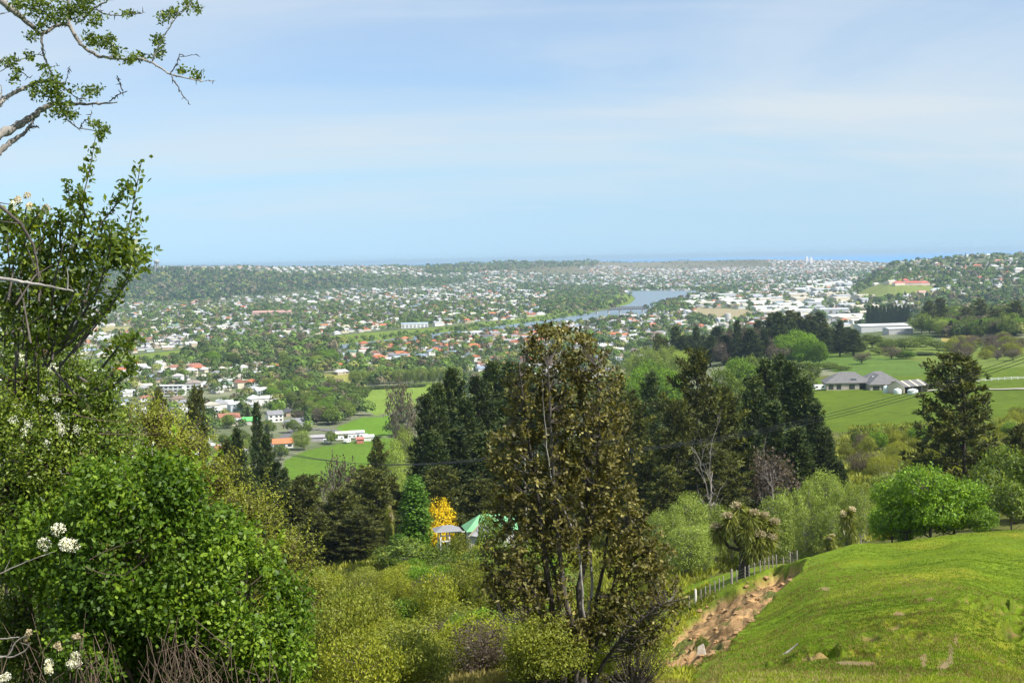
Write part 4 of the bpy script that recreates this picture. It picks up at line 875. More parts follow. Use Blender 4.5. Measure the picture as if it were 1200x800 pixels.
b = MB(); b.add([(-L2 - .4, -W2 - .4, 2.98), (L2 + .4, -W2 - .4, 2.98), (L2 + .4, 0, 5.0), (-L2 - .4, 0, 5.0), (-L2 - .4, W2 + .4, 2.98), (L2 + .4, W2 + .4, 2.98)], [(0, 1, 2, 3), (3, 2, 5, 4)]); rf = obj('roof', b.build('roof', M['roofgrey']), t)
for q in (-5.4, 0.2, 5.6):
    b = MB(); b.add([(q, -W2 - .4, 3.02), (q + 1.1, -W2 - .4, 3.02), (q + 1.1, -.1, 5.0), (q, -.1, 5.0)], [(0, 1, 2, 3)]); obj('roof_light', b.build('roof_light', M['cream']), rf)
for k, (px, R_, H_, dy) in enumerate([(1015, 1.3, 2.8, -34), (1021.5, 1.6, 1.9, -43), (1033, 2.1, 1.9, -50)]):
    t = thing('water_tank', ['tall pale green water tank nearest the farmhouse', 'squat pale water tank, the middle one of three', 'widest pale water tank against the open shed'][k], 'water tank', (fx(px), s_ + dy, ground(fx(px), s_ + dy) - .1), group='water tanks by the shed')
    b = MB(); b.lathe([(R_, 0), (R_ * 1.01, H_ * .5), (R_, H_), (R_ * .9, H_ + .12)], 24); obj('shell', b.build('shell', M['plastic'], True), t)
    b = MB(); b.lathe([(R_ * .9, H_ + .12), (R_ * .4, H_ + .4), (.25, H_ + .5), (.25, H_ + .62), (.01, H_ + .62)], 24); obj('lid', b.build('lid', M['plastic'], True), t)
hed = broad_proto(401, [(x_, 0, .8, 1.5, 1.2, 1.1 + .1 * math.sin(x_ * 3)) for x_ in np.arange(-5.5, 6, 1.2)], 700, 9, .3, .2, .18, m='pinedark', bark='twig', trunk=.05)
instance(hed, 'hedge', 'clipped dark hedge beside the farm driveway', 'hedge', fx(1072), s_ + 6, rz=-.1, h=2.6)
instance(hed, 'hedge', 'long low dark hedge along the far paddock edge', 'hedge', fx(1000), s_ + 215, rz=-.04, h=2.2, w=48)
instance(PR['yellow'][0], 'shrub', 'yellow flowering shrub at the corner of the farmhouse', 'shrub', fx(1053), s_ + 8, h=3.6, w=4.5)
for k, (px, dy, hh) in enumerate([(960, 10, 4), (948, 25, 6), (939, 40, 7), (955, 45, 5.5), (1085, -4, 3), (1078, -10, 2.4)]):
    instance(pick(['scrubg', 'broad', 'willow', 'brownb'][k % 4]), 'shrub', ['leafy garden shrub', 'rounded garden tree', 'grey-green garden tree', 'brownish garden tree'][k % 4], 'shrub', fx(px), s_ + dy, 'beside the farmhouse', h=hh, w=hh * 1.3)
t = thing('caravan', 'white caravan parked on the grass at the far end of the farmhouse', 'caravan', (fx(957), s_ - 6, ground(fx(957), s_ - 6)), rz=.1)
def caravan_parts(t, L=5.5):
    b = MB(); b.add([(x_, y_, z_) for y_ in (-1.1, 1.1) for x_, z_ in ((-L/2, .6), (L/2, .6), (L/2 + .15, 1.2), (L/2 - .2, 2.6), (-L/2 + .2, 2.65), (-L/2 - .15, 1.3))],
        [(0, 1, 2, 5), (2, 3, 4, 5), (11, 8, 7, 6), (11, 10, 9, 8)] + [(k, k + 6, (k + 1) % 6 + 6, (k + 1) % 6) for k in range(6)])
    obj('body', b.build('body', M['whitepaint']), t)
    for q in (-1.6, 1.2): boxpart('window', [(q - .5, q + .5, -1.14, -1.08, 1.4, 2.05)], M['glass'], t)
    for sd in (-1, 1):
        b = MB(); b.tube([(0, sd * 1.0, .33), (0, sd * 1.2, .33)], .33, 14); obj('wheel', b.build('wheel', M['steel']), t)
caravan_parts(t)
for k, (px, py, rz_) in enumerate([(398, 516, .2), (407, 519, 1.2), (413, 514, .1), (421, 517, 1.3), (426, 513, .3), (384, 519, .1)]):
    g = G(px, py, 500); t = thing('caravan', 'white caravan parked beside the small sheds', 'caravan', g, 'at the green paddock', 'caravans by the paddock', rz_); t.scale = (1, 1, 1); caravan_parts(t)
for k, (px, py, c) in enumerate([(404, 512, (.66,.64,.5)), (418, 511, (.62,.64,.66)), (432, 516, (.72,.71,.68)), (375, 516, (.33,.31,.32)), (422, 519, (.45,.16,.12))]):
    landmark('shed', ['low cream-roofed shed behind the caravans', 'pale grey-roofed shed behind the caravans', 'white tent-like shed at the end of the caravans', 'dark grey-roofed shed behind the pale round tree', 'small red-walled shed between the caravans'][k], 'shed', px, py, [11, 9, 6, 15, 4][k], [6, 6, 5, 9, 4][k], 2.6, 1.2, c, c, .15)
# white rail fence along the farm road
x0_, x1_ = fx(1095), fx(1300)
t = thing('rail_fence', 'white post and rail fence along the farm road', 'fence', (x0_, s_ + 12, 0))
xs_ = np.arange(0, x1_ - x0_, 3.0); zs_ = zt(x0_ + xs_, np.full(len(xs_), s_ + 12.))
for q, z_ in zip(xs_, zs_): boxpart('post', [(q - .12, q + .12, -.12, .12, z_ - .3, z_ + 1.4)], M['whitepaint'], t)
for hh in (.6, 1.15): b = MB(); b.tube(np.stack([xs_, np.full(len(xs_), -.13), zs_ + hh], 1), .09, 4); obj('rail', b.build('rail', M['whitepaint']), t)
# house and pavilion half hidden in the hollow
t = thing('cottage', 'half hidden cottage with bright green roof and white gable in the hollow', 'cottage', (P(570, 612, 203)[0], 203, P(570, 612, 203)[2] - 2.5), rz=.12, sc=(.62, .62, .62))
b = MB(); b.add([(-5, -3, 2.6), (7, -3, 2.6), (7, 1, 5.8), (-1.5, 1, 5.8), (-5.5, 5, 2.6), (7, 5, 2.6)], [(0, 1, 2, 3), (3, 2, 5, 4)], [(0, 3, 4)]); obj('roof', b.build('roof', roofmat('green_roofing', (.17, .42, .20))), t)
boxpart('wall', [(-4.4, 6.4, -2.4, 4.4, -4, 2.6)], roofmat('painted_wall', (.68,.67,.64), .7), t)
b = MB(); b.add([(-4.2, -3.3, 1.8), (-1.4, -3.4, 4.7), (.9, -3.4, 2.4), (-1.2, -3.4, 1.2), (-4.2, -2.9, 1.8), (-1.4, -3.0, 4.7), (.9, -3.0, 2.4), (-1.2, -3.0, 1.2)], [(0, 3, 2, 1), (4, 5, 6, 7), (0, 1, 5, 4), (1, 2, 6, 5), (2, 3, 7, 6), (3, 0, 4, 7)]); obj('gable', b.build('gable', roofmat('painted_wall', (.60,.60,.66), .7)), t)
b = MB(); b.tube([(-4.5, -3.6, 1.6), (-1.4, -3.6, 5.0)], .16, 4); b.tube([(-1.4, -3.6, 5.0), (1.2, -3.6, 2.3)], .1, 4); obj('bargeboard', b.build('bargeboard', roofmat('cream_paint', (.68,.6,.42))), t)
pc = P(524, 617, 192); t = thing('pavilion', 'small open pavilion with grey pyramid roof and white posts', 'pavilion', (pc[0], 192, pc[2] - 1.5), rz=.2)
b = MB(); b.add([(-1.9, -1.7, 1.1), (1.9, -1.7, 1.1), (1.9, 1.7, 1.1), (-1.9, 1.7, 1.1), (-.5, 0, 1.75), (.5, 0, 1.75)], [(0, 1, 5, 4), (2, 3, 4, 5)], [(1, 2, 5), (3, 0, 4)]); obj('roof', b.build('roof', roofmat('roofing', ROOFS['grey'])), t)
for x_ in (-1.1, 0.1): 
    for y_ in (-1.2, 1.2): boxpart('post', [(x_ - .09, x_ + .09, y_ - .09, y_ + .09, -3, 1.12)], M['whitepaint'], t)
boxpart('rail', [(-1.1, .1, -1.25, -1.15, -.3, -.15), (-1.1, .1, -1.25, -1.15, .45, .6), (.1, 2.2, -1.25, -1.15, .85, 1.0)], M['whitepaint'], t)
instance(PR['yellow'][0], 'shrub', 'brilliant yellow flowering tree beside the poplar', 'tree', P(514, 590, 222)[0], 222, h=P(514, 583, 222)[2] - ground(P(514, 590, 222)[0], 222), w=6.0)
# ------------------------------------------------------------------ trees of the valley side
def many(key, name, desc, cat, lst, zone, group, up=0):
    for k, a in enumerate(lst):
        px, py, Y, wp = a[:4]; at_top(pick(key, k + up), name, desc, cat, px, py, Y, wp, zone, group)
GP = 'pines on the valley side'
many('pinedark', 'pine_tree', 'dense dark conical pine', 'tree', [(500,462,262,66),(514,448,266,60),(529,430,270,70),(546,466,255,76),(560,440,275,70),(577,422,285,80),(594,424,288,80),(612,424,290,80),(640,440,280,80),(622,470,262,80),(590,500,252,80),(566,505,250,80),(535,500,248,80),(508,505,246,70)], 'in the grove behind the bronze-leaved tree', GP)
many('pine', 'pine_tree', 'olive-tinged broad pine', 'tree', [(510,545,226,80),(560,560,230,84),(600,575,232,80),(640,560,235,80),(700,455,262,80),(722,440,270,76),(742,462,255,80),(712,520,240,90),(755,540,232,90),(735,590,215,70)], 'around the bronze-leaved tree', GP)
many('pine', 'pine_tree', 'tall irregular olive pine with pale bare branches', 'tree', [(818,408,236,104),(792,470,228,90),(850,452,240,86),(830,520,222,100),(780,545,215,84)], 'under the power lines', GP, 1)
many('pinedark', 'pine_tree', 'dark upright pine', 'tree', [(762,436,330,60),(884,440,262,74),(898,420,268,66),(913,415,272,66),(927,424,262,72),(941,440,256,72),(955,470,248,58),(968,500,240,52),(983,540,232,44),(905,470,245,76),(935,500,238,80),(878,500,240,70),(1003,580,240,30)], 'in the stand below the farmhouse', GP)
many('pinedark', 'pine_tree', 'dark conifer in the shelter stand', 'tree', [(px, 374 + 12 * abs(math.sin(k * 2.1)) - (10 if 900 < px < 965 else 0) + (8 if px < 850 else 0), 1000 + 60 * math.sin(k * 3.3), 30 + 10 * math.sin(k * 1.3)) for k, px in enumerate(range(792, 1004, 8))], 'along the terrace edge', 'shelter conifers')
many('brownb', 'broadleaf_tree', 'purplish-brown budding tree', 'tree', [(850,388,960,30),(868,382,965,36),(886,384,960,34),(902,392,950,28),(846,400,940,26),(911,404,880,30),(1045,405,900,30),(1010,412,860,26)], 'before the shelter conifers', 'trees on the terrace')
many('bright', 'broadleaf_tree', 'light fresh green tree', 'tree', [(930,386,905,36),(945,390,890,34),(920,392,900,30),(960,399,880,24),(770,420,700,44),(752,428,680,40),(785,432,640,40),(742,440,600,44),(870,418,640,40),(1062,410,900,26)], 'before the shelter conifers', 'trees on the terrace')
many('willow', 'broadleaf_tree', 'pale olive-green tree', 'tree', [(740,412,900,46),(760,408,860,50),(782,402,930,44),(722,426,800,36),(800,410,820,40),(690,432,700,40)], 'at the foot of the slope beyond the pines', 'trees on the terrace')
many('broad', 'broadleaf_tree', 'rounded dark green tree', 'tree', [(985,400,1010,30),(1000,396,1030,34),(1022,392,1040,36),(1040,398,1000,30),(1060,396,1010,36),(1078,394,1040,34),(1098,398,1000,32),(1120,402,990,30),(1136,404,960,28),(850,430,560,44),(862,446,480,46),(1084,412,930,26),(985,428,800,30),(972,424,820,26)], 'along the top of the paddocks', 'trees on the terrace')
many('broad', 'broadleaf_tree', 'dark rounded woodland tree', 'tree', [(1080 + 9.5 * k, 366 + 9 * abs(math.sin(k * 1.9)), 1260 + 50 * math.sin(k * 2.7), 32) for k in range(14)], 'behind the brown thicket', 'woodland trees')
many('pine', 'pine_tree', 'dark spreading pine', 'tree', [(1088,352,1330,28),(1102,349,1340,30),(1150,350,1300,32),(1170,362,1200,34),(1192,352,1250,36),(1205,366,1150,34),(1135,360,1290,30),(770,392,960,26),(780,396,940,24),(905,366,1010,40),(925,363,1015,42),(948,368,1010,36),(965,377,1000,34)], 'above the paddocks', GP)
many('broad', 'broadleaf_tree', 'bushy hedgerow tree', 'tree', [(880,415,700,30),(895,420,690,26),(912,422,680,28),(925,428,660,30),(940,432,655,28),(952,424,690,26),(1000,404,980,26),(1030,407,960,24),(1052,409,955,22),(1075,413,940,24),(1095,418,930,22)], 'along the upper paddock', 'hedgerow trees')
many('pinedark', 'pine_tree', 'dark conifer in the block plantation', 'tree', [(1018 + 4.6 * (k % 11), 358 + .8 * math.sin(k * 5), 1830 + 40 * (k // 11), 9) for k in range(33)], 'beyond the white packhouse', 'block plantation')
many('pine', 'pine_tree', 'big dark open-crowned pine', 'tree', [(1131,413,205,128)], 'in front of the farm road', GP)
many('pine', 'pine_tree', 'dense olive pine', 'tree', [(1196,496,190,84),(1225,540,180,80)], 'at the edge of the grass hill', GP)
many('pinedark', 'pine_tree', 'dark conical pine', 'tree', [(312,508,262,44),(322,540,250,40),(278,500,240,40),(333,548,255,36),(290,548,238,44),(300,470,330,30)], 'rising beyond the leafy bush', GP)
many('pine', 'pine_tree', 'ragged olive pine', 'tree', [(352,556,226,76),(402,572,220,84),(440,548,236,92),(420,600,214,90),(370,600,216,80),(330,575,228,70),(188,456,225,60),(232,452,262,52),(212,505,215,60),(262,515,220,60),(430,545,258,70),(455,556,262,64),(442,512,330,40),(405,600,232,70),(350,585,236,64),(380,620,222,70),(320,600,222,70),(450,610,232,60),(470,575,250,50),(245,560,190,80),(285,590,185,80)], 'between bush and poplar', GP)
many('brownb', 'broadleaf_tree', 'half dead grey-brown tree', 'tree', [(393,532,248,56),(905,522,226,76),(470,440,700,44)], 'among the pines', 'half bare trees')
for a in [(388,548,222,44),(1057,545,250,70),(1040,556,246,50),(905,520,222,50),(835,500,212,60)]:
    at_top(pick('dead'), 'dead_tree', 'bare silver-grey dead tree', 'tree', a[0], a[1], a[2], a[3], 'among the pines', 'dead trees')
many('willow', 'willow_tree', 'pale green feathery willow', 'tree', [(458,512,420,60),(478,500,470,44),(440,545,340,50)], 'below the small paddocks', 'willows')
many('willow', 'willow_tree', 'pale green feathery willow', 'tree', [(788,588,178,60),(812,576,182,62),(838,585,188,60),(857,594,190,50),(905,580,186,56),(928,566,190,60),(950,560,192,56),(968,552,196,58),(988,558,190,56),(1008,566,186,56),(800,615,168,56),(826,610,170,60),(880,615,184,50),(770,600,176,44),(940,590,176,56),(980,590,174,56)], 'behind the slip fence', 'willows')
many('broad', 'broadleaf_tree', 'olive-green rounded tree', 'tree', [(1170,520,186,70),(1150,545,176,60),(1210,530,178,70),(1185,560,168,60),(1230,500,200,80)], 'at the edge of the grass hill', GP)
for a in [(1090,542,128,92),(1062,562,130,76),(1118,560,130,80),(1045,580,134,60),(1145,590,128,60)]:
    at_top(PR['bright'][0], 'broadleaf_tree', 'bright fresh green leafy tree', 'tree', a[0], a[1], a[2], a[3], 'at the crest of the grass hill', 'bright green trees')
at_top(PR['poplar'][0], 'poplar_tree', 'narrow dark green poplar standing alone below the pines', 'tree', 485, 556, 200, 36)
at_top(PR['broad'][0], 'broadleaf_tree', 'dark bushy tree half hiding the cottage', 'tree', 572, 600, 188, 46)
at_top(PR['scrub'][0], 'shrub', 'olive shrub under the cottage gable', 'shrub', 540, 626, 186, 50)
at_top(PR['poplar'][0], 'poplar_tree', 'short slim green tree beside the tall poplar', 'tree', 468, 625, 196, 26)
# avenue of pale trees across the plain
many('willow', 'avenue_tree', 'pale olive avenue tree', 'tree', [(412 + 7.3 * k, 434 - .28 * k + 1.2 * math.sin(k * 2.2), 1290 - 2 * k, 13) for k in range(18)], 'in the row behind the long paddock', 'avenue trees')
hb = MB()
t = instance(hed, 'hedge', 'long dark boundary hedge below the avenue trees', 'hedge', plain_pt(452, 455)[0], plain_pt(452, 455)[1], rz=.35, h=2.6, w=75)
t = instance(hed, 'hedge', 'brown-green hedge between the two small paddocks', 'hedge', plain_pt(408, 513)[0], plain_pt(408, 513)[1], rz=-.12, h=1.8, w=44)
at_top(PR['willow'][1], 'broadleaf_tree', 'pale yellow-green round tree beside the terracotta roof', 'tree', 356, 504, 835, 30)
# scrub on the slopes
cnt = {}
def scatter(poly, n, keys, names, hlo, hhi, zone, group, ymin, ymax, asp=1.35):
    xs_ = [p[0] for p in poly]; ys_ = [p[1] for p in poly]; k = 0
    for px, py in zip(r.uniform(min(xs_), max(xs_), n * 4), r.uniform(min(ys_), max(ys_), n * 4)):
        if k >= n: break
        if not inpoly(np.array(px), np.array(py), poly): continue
        g = G(px, py, ymin)
        if g is None or g[1] > ymax: continue
        q = int(r.integers(0, min(len(keys), len(names)))); h = r.uniform(hlo, hhi) * (.7 + .3 * min(1.5, g[1] / 60))
        instance(pick(keys[q]), 'shrub', names[q], 'shrub', g[0], g[1], zone, group, h, h * asp * r.uniform(.8, 1.25)); k += 1
KS = ['scrub', 'scrub', 'scrub', 'scrub', 'scrub', 'scrubg', 'scrubw', 'scrubb']; NS = ['mounded yellow-green shrub'] * 5 + ['rounded green shrub', 'pale grey-green shrub', 'dry brown twiggy shrub']
scatter([(250,800),(270,700),(330,650),(400,660),(470,690),(560,690),(620,700),(760,720),(750,800)], 110, KS, NS, 1.2, 2.3, 'on the near slope', 'scrub on the near slope', 22, 130, 1.6)
scatter([(330,650),(400,650),(560,680),(640,690),(700,700),(640,740),(330,700)], 60, KS, NS, 1.8, 3.0, 'in the hollow', 'scrub in the hollow', 90, 180)
scatter([(990,520),(1100,505),(1200,495),(1200,560),(1060,600),(1000,590)], 60, KS, ['tussocky olive shrub'] * 5 + ['small green shrub', 'pale tussock', 'brown shrub'], 2.2, 4.5, 'on the bank below the paddock', 'scrub below the paddock', 200, 460)
scatter([(470,655),(560,650),(640,655),(700,670),(640,690),(480,690)], 20, ['scrub', 'scrubg', 'broad'], ['yellow-green garden shrub', 'green garden shrub', 'leafy garden tree'], 2.5, 5, 'around the pavilion', 'garden shrubs', 150, 186)
many('scrub', 'shrub', 'large domed olive shrub', 'shrub', [(545,655,95,86),(512,668,88,70),(578,664,92,76),(470,672,110,56),(520,660,150,60),(600,690,70,90),(440,690,75,80),(560,720,50,110),(480,740,42,110),(620,740,48,100),(395,690,60,90),(420,740,40,120)], 'rising above the near slope', 'domed shrubs')
scatter([(860,410),(920,400),(1000,398),(1060,402),(1000,412),(930,416),(890,430),(850,428)], 26, ['scrub', 'broad', 'scrubg', 'willow'], ['olive hillside shrub', 'small hillside tree', 'green hillside shrub', 'pale hillside shrub'], 3, 6, 'above the upper paddock', 'hillside shrubs', 640, 1200)
scatter([(1110,402),(1200,398),(1200,424),(1120,424)], 50, ['scrubb', 'scrubb', 'brownb', 'scrub'], ['purple-brown bare shrub', 'grey-brown thicket shrub', 'leafless brown tree', 'olive thicket shrub'], 4, 7.5, 'in the brown thicket beyond the road', 'thicket shrubs', 640, 1300)
# tussock and rough grass: nobody could count it
def tufts(name, n, poly, ymin, ymax, L, W, m, z=0.0, per=7, spread=.05, thr=-.25):
    xs_ = [p[0] for p in poly]; ys_ = [p[1] for p in poly]; Y = ymin * (ymax / ymin) ** r.random(n * 3); px = r.uniform(min(xs_), max(xs_), n * 3)
    X = np.array([P(a, 400, b)[0] for a, b in zip(px, Y)]); Z = zt(X, Y); qx, qy = project(np.stack([X, Y, Z], -1)); SCm = zt(X, Y, True)[1]; k = inpoly(qx, qy, poly) & (SCm < .25) & ~bare(qx, qy, X, Y) & (fbm(X / 3, Y / 3, 3, 66) > thr); X, Y, Z = X[k][:n], Y[k][:n], Z[k][:n]
    c = np.repeat(np.stack([X, Y, Z - .02], 1), per, 0) + r.normal(0, spread, (len(X) * per, 3)) * np.array([1, 1, 0]); d = r.normal(0, .5, c.shape) + np.array([0, 0, 1.1])
    V, Q = blades(c, d, L, W, r); v = np.repeat(np.clip(np.repeat(.5 + 1.1 * fbm(X / 5, Y / 9, 4, 71) + r.normal(0, .12, len(X)), per) + r.normal(0, .12, len(c)), 0, 1), 4)
    structure(name, mesh(name, V, Q, M[m], {'v': v}), 'stuff')
tufts('grass', 36000, [(795,1000),(860,745),(940,670),(1000,640),(1210,612),(1210,1000)], 33, 122, .085, .022, 'grass', thr=-9)
tufts('dry_grass', 5000, [(780,1000),(800,700),(830,690),(950,655),(1210,700),(1210,1000)], 36, 135, .14, .022, 'straw')
tufts('slope_grass', 12000, [(220,900),(240,640),(480,660),(820,660),(840,700),(800,810),(900,900)], 40, 175, .35, .05, 'straw', spread=.15)
tufts('slope_undergrowth', 20000, [(200,900),(240,640),(480,660),(820,660),(840,700),(800,810),(900,900)], 50, 200, .40, .12, 'yellowgreen', spread=.2)
tufts('valley_undergrowth', 26000, [(90,700),(140,470),(500,500),(760,500),(900,600),(1000,500),(1200,490),(1200,600),(1000,640),(700,700)], 150, 700, 1.1, .35, 'olive', spread=.7)
# ------------------------------------------------------------------ the slip, its fence and cabbage trees
t = thing('wire_fence', 'post and wire fence running above the clay slip', 'fence', (0, 0, 0))
fp = [(802,724),(808,720.5),(815.5,717.5),(821.5,713),(827,709),(832,706),(838,702.5),(843,699.5),(848,696.5),(857.5,690),(863.5,687),(873,681.5),(878,678.5),(884,675.5),(891,671.5),(896,669.5),(901,667.5),(905.5,665),(910,663),(918,660),(926,657.5),(934,655)]
tops = []
for k, (a, b_) in enumerate(fp):
    g = G(a, b_, 112)
    Yk = 128.5; gg = P(a, b_, Yk); gg[2] = ground(gg[0], Yk); big = k in (2, 9)
    b = MB(); b.tube([gg - [0, 0, .3], gg + [.02 * math.sin(k * 3), 0, 1.35 if big else 1.1]], .11 if big else .055, 6)
    obj('post', b.build('post', M['palepost'] if k == 2 else M['timber'], True), t); tops.append(gg)
tops = np.array(tops)
for hh in (.35, .65, .95): b = MB(); b.tube(tops + [0, -.05, hh], .012, 3); obj('wire', b.build('wire', M['wire']), t)
def clods(n):
    for k in range(n):
        a, b_ = r.uniform(800, 930), r.uniform(668, 790)
        if not inpoly(np.array(a), np.array(b_), SCAR): continue
        g = G(a, b_, 60)
        if g is None: continue
        s = r.uniform(.07, .26); bm = MB(); u_ = r.normal(size=(9, 12))
        th = np.linspace(0, PI, 5); V = []
        for i_ in range(5):
            for j_ in range(8):
                q = 1 + .38 * r.normal(); V.append((s * q * math.sin(th[i_]) * math.cos(j_ * PI / 4), s * q * math.sin(th[i_]) * math.sin(j_ * PI / 4), s * .7 * math.cos(th[i_])))
        bm.add(V, [(i_ * 8 + j_, (i_ + 1) * 8 + j_, (i_ + 1) * 8 + (j_ + 1) % 8, i_ * 8 + (j_ + 1) % 8) for i_ in range(4) for j_ in range(8)])
        thing('clay_clod', 'broken lump of orange clay lying', 'clod', g + [0, 0, s * .2], 'in the slip', 'clods in the slip', me=bm.build('clay_clod', M['clay'], False))
M['clay'] = surf_mat('orange_clay', (.22, .13, .06), (.42, .27, .13), 2.5, .95, .8)
clods(190)
g = G(816, 771, 60); bm = MB(); b_ = [(0,0,-.2),(.6,.1,-.2),(.75,.5,-.2),(.1,.6,-.2),(.1,.1,.75),(.45,.15,.95),(.55,.45,.7),(.15,.5,.5)]
bm.add(b_, [(0,3,2,1),(4,5,6,7),(0,1,5,4),(1,2,6,5),(2,3,7,6),(3,0,4,7)]); thing('rock', 'pale upright rock at the foot of the slip', 'rock', g, me=bm.build('rock', M['stone']))
instance(PR['scrubg'][0], 'shrub', 'thin young green shrub growing in the slip', 'shrub', *G(822, 765, 60)[:2], h=1.1, w=1.0)
g = G(925, 783, 50); b = MB(); b.tube([g + [-.3, 0, .05], g + [0, .1, .2], g + [.35, .2, .45]], [.05, .045, .02], 5); thing('driftwood_branch', 'short bleached stick lying on the turf', 'stick', (0, 0, 0), me=b.build('stick', M['deadwood']))
def cabbage(heads, h, seed, m2=True):
    """heads: (x, y, z, plume) local; each a rosette of sword leaves, some with a cream flower plume"""
    r = np.random.default_rng(seed); tr = MB(); base = np.array([0, 0, 0.]); fork = np.array([0, 0, h * .38])
    tr.tube([base - [0, 0, .3], base + [.03, 0, h * .2], fork], [.5, .42, .36], 9)
    C, D, PC = [], [], []
    for x_, y_, z_, pl in heads:
        e = np.array([x_, y_, z_]); mid = (fork + e) / 2 + np.array([x_ * .12, y_ * .12, -.1 * h]); tr.tube([fork - [0, 0, .1], mid, e], [.19, .14, .11], 7)
        n = 520; d = unit(r.normal(size=(n, 3)) + [0, 0, .15]); C.append(np.tile(e, (n, 1)) + d * .05); D.append(d)
        n2 = 260; d = unit(r.normal(size=(n2, 3)) * [.5, .5, .3] + [0, 0, -1.]); C.append(np.tile(e - [0, 0, .25], (n2, 1)) + r.normal(0, .22, (n2, 3)) * [1, 1, 1.6]); D.append(d)
        if pl:
            q = unit(r.normal(size=(260, 3)) + [.3, -.2, .5]) * r.uniform(.2, .5, (260, 1)) * [1, 1, .75]; PC.append(e + [0.3 * np.sign(x_ + .01), -.25, .4] + q)
    C, D = np.concatenate(C), np.concatenate(D)
    bnd = D - 0; V, Q = blades(C, bnd, .85, .075, r); V = V.reshape(-1, 4, 3); V[:, 2, 2] -= .22; V[:, 1:4:2, 2] -= .04; V = V.reshape(-1, 3)
    v = np.repeat(np.clip(r.beta(2, 2, len(C)), 0, 1), 4)
    PCc = np.concatenate(PC); V2, Q2 = leaves(PCc, unit(r.normal(size=PCc.shape)), .13, .08, r)
    return dict(h=h, w=4.0, parts=[('trunk', tr.build('trunk', M['darkbark'], True)), ('crown', mesh('crown', V, Q, M['cab'], {'v': v})), ('flower_plumes', mesh('flower_plumes', V2, Q2, M['plume'], {'v': np.repeat(r.random(len(PCc)), 4)}))])
cb = cabbage([(-1.9, .2, 4.2, 1), (-1.1, -.4, 5.3, 1), (-.3, .3, 6.0, 1), (.4, -.5, 5.5, 1), (1.3, .2, 5.1, 1), (2.1, -.1, 4.6, 1), (.1, -.7, 4.3, 0), (.9, -.6, 3.6, 1), (1.8, -.4, 3.3, 1), (-.5, .5, 4.9, 0), (.6, .4, 4.4, 0), (1.2, -.5, 2.7, 0), (.5, -.5, 2.9, 0)], 6.4, 1)
at_top(cb, 'cabbage_tree', 'many-headed cabbage tree with cream flower plumes beside the fence', 'tree', 871, 592, 131, 60, rz=0)
cb2 = cabbage([(.1, 0, 3.4, 1), (-.35, .1, 3.0, 1), (.2, -.2, 1.9, 0)], 3.7, 2)
at_top(cb2, 'cabbage_tree', 'slender single-headed cabbage tree at the crest of the grass hill', 'tree', 994, 598, 124, 40, rz=0)
at_top(cb2, 'cabbage_tree', 'short cabbage tree with fluffy plume next to the slender one', 'tree', 972, 628, 126, 34, rz=1)
at_top(cb2, 'cabbage_tree', 'distant cabbage tree with cream plume beside the poplar', 'tree', 456, 600, 205, 26, rz=2)
# ------------------------------------------------------------------ power line over the pines
def span(a, b, sag, n=24):
    t = np.linspace(0, 1, n)[:, None]; p = a * (1 - t) + b * t; p[:, 2] -= (4 * sag * t * (1 - t))[:, 0]; return p
def pole(P_, name_label):
    g = ground(P_[0], P_[1]); t = thing('utility_pole', name_label, 'pole', (P_[0], P_[1], g), rz=.1)
    h = P_[2] - g; b = MB(); b.tube([(0, 0, -.5), (0, 0, h + .6)], [.16, .11], 8); obj('post', b.build('post', M['timber'], True), t)
    boxpart('crossarm', [(-1.3, 1.3, -.07, .07, h - .1, h + .06)], M['timber'], t)
    for q in (-1.1, 0, 1.1): b = MB(); b.lathe([(.05, h + .06), (.08, h + .14), (.05, h + .22), (.01, h + .26)], 8, (q, 0)); obj('insulator', b.build('insulator', M['whitepaint']), t)
E1, E2, E3 = P(1262, 401, 150), P(615, 533, 215), P(313, 528, 276)
pole(E1, 'timber power pole standing on the grass hill'); pole(E2, 'timber power pole hidden among the pines'); pole(E3, 'timber power pole among the pines near the leafy bush')
for k, o in enumerate((-1.1, 0, 1.1)):
    for a, b_, s_ in ((E2, E1, 3.3), (E3, E2, 2.2)):
        b = MB(); b.tube(span(a + [o, 0, .25], b_ + [o, 0, .25], s_ + .1 * k), .035, 4); thing('power_cable', 'thin black cable, ' + ['lowest', 'middle', 'highest'][k] + (' of the long span over the pines' if a is E2 else ' of the short span before the pine grove'), 'cable', (0, 0, 0), group='power cables', me=b.build('power_cable', M['cable'], True))
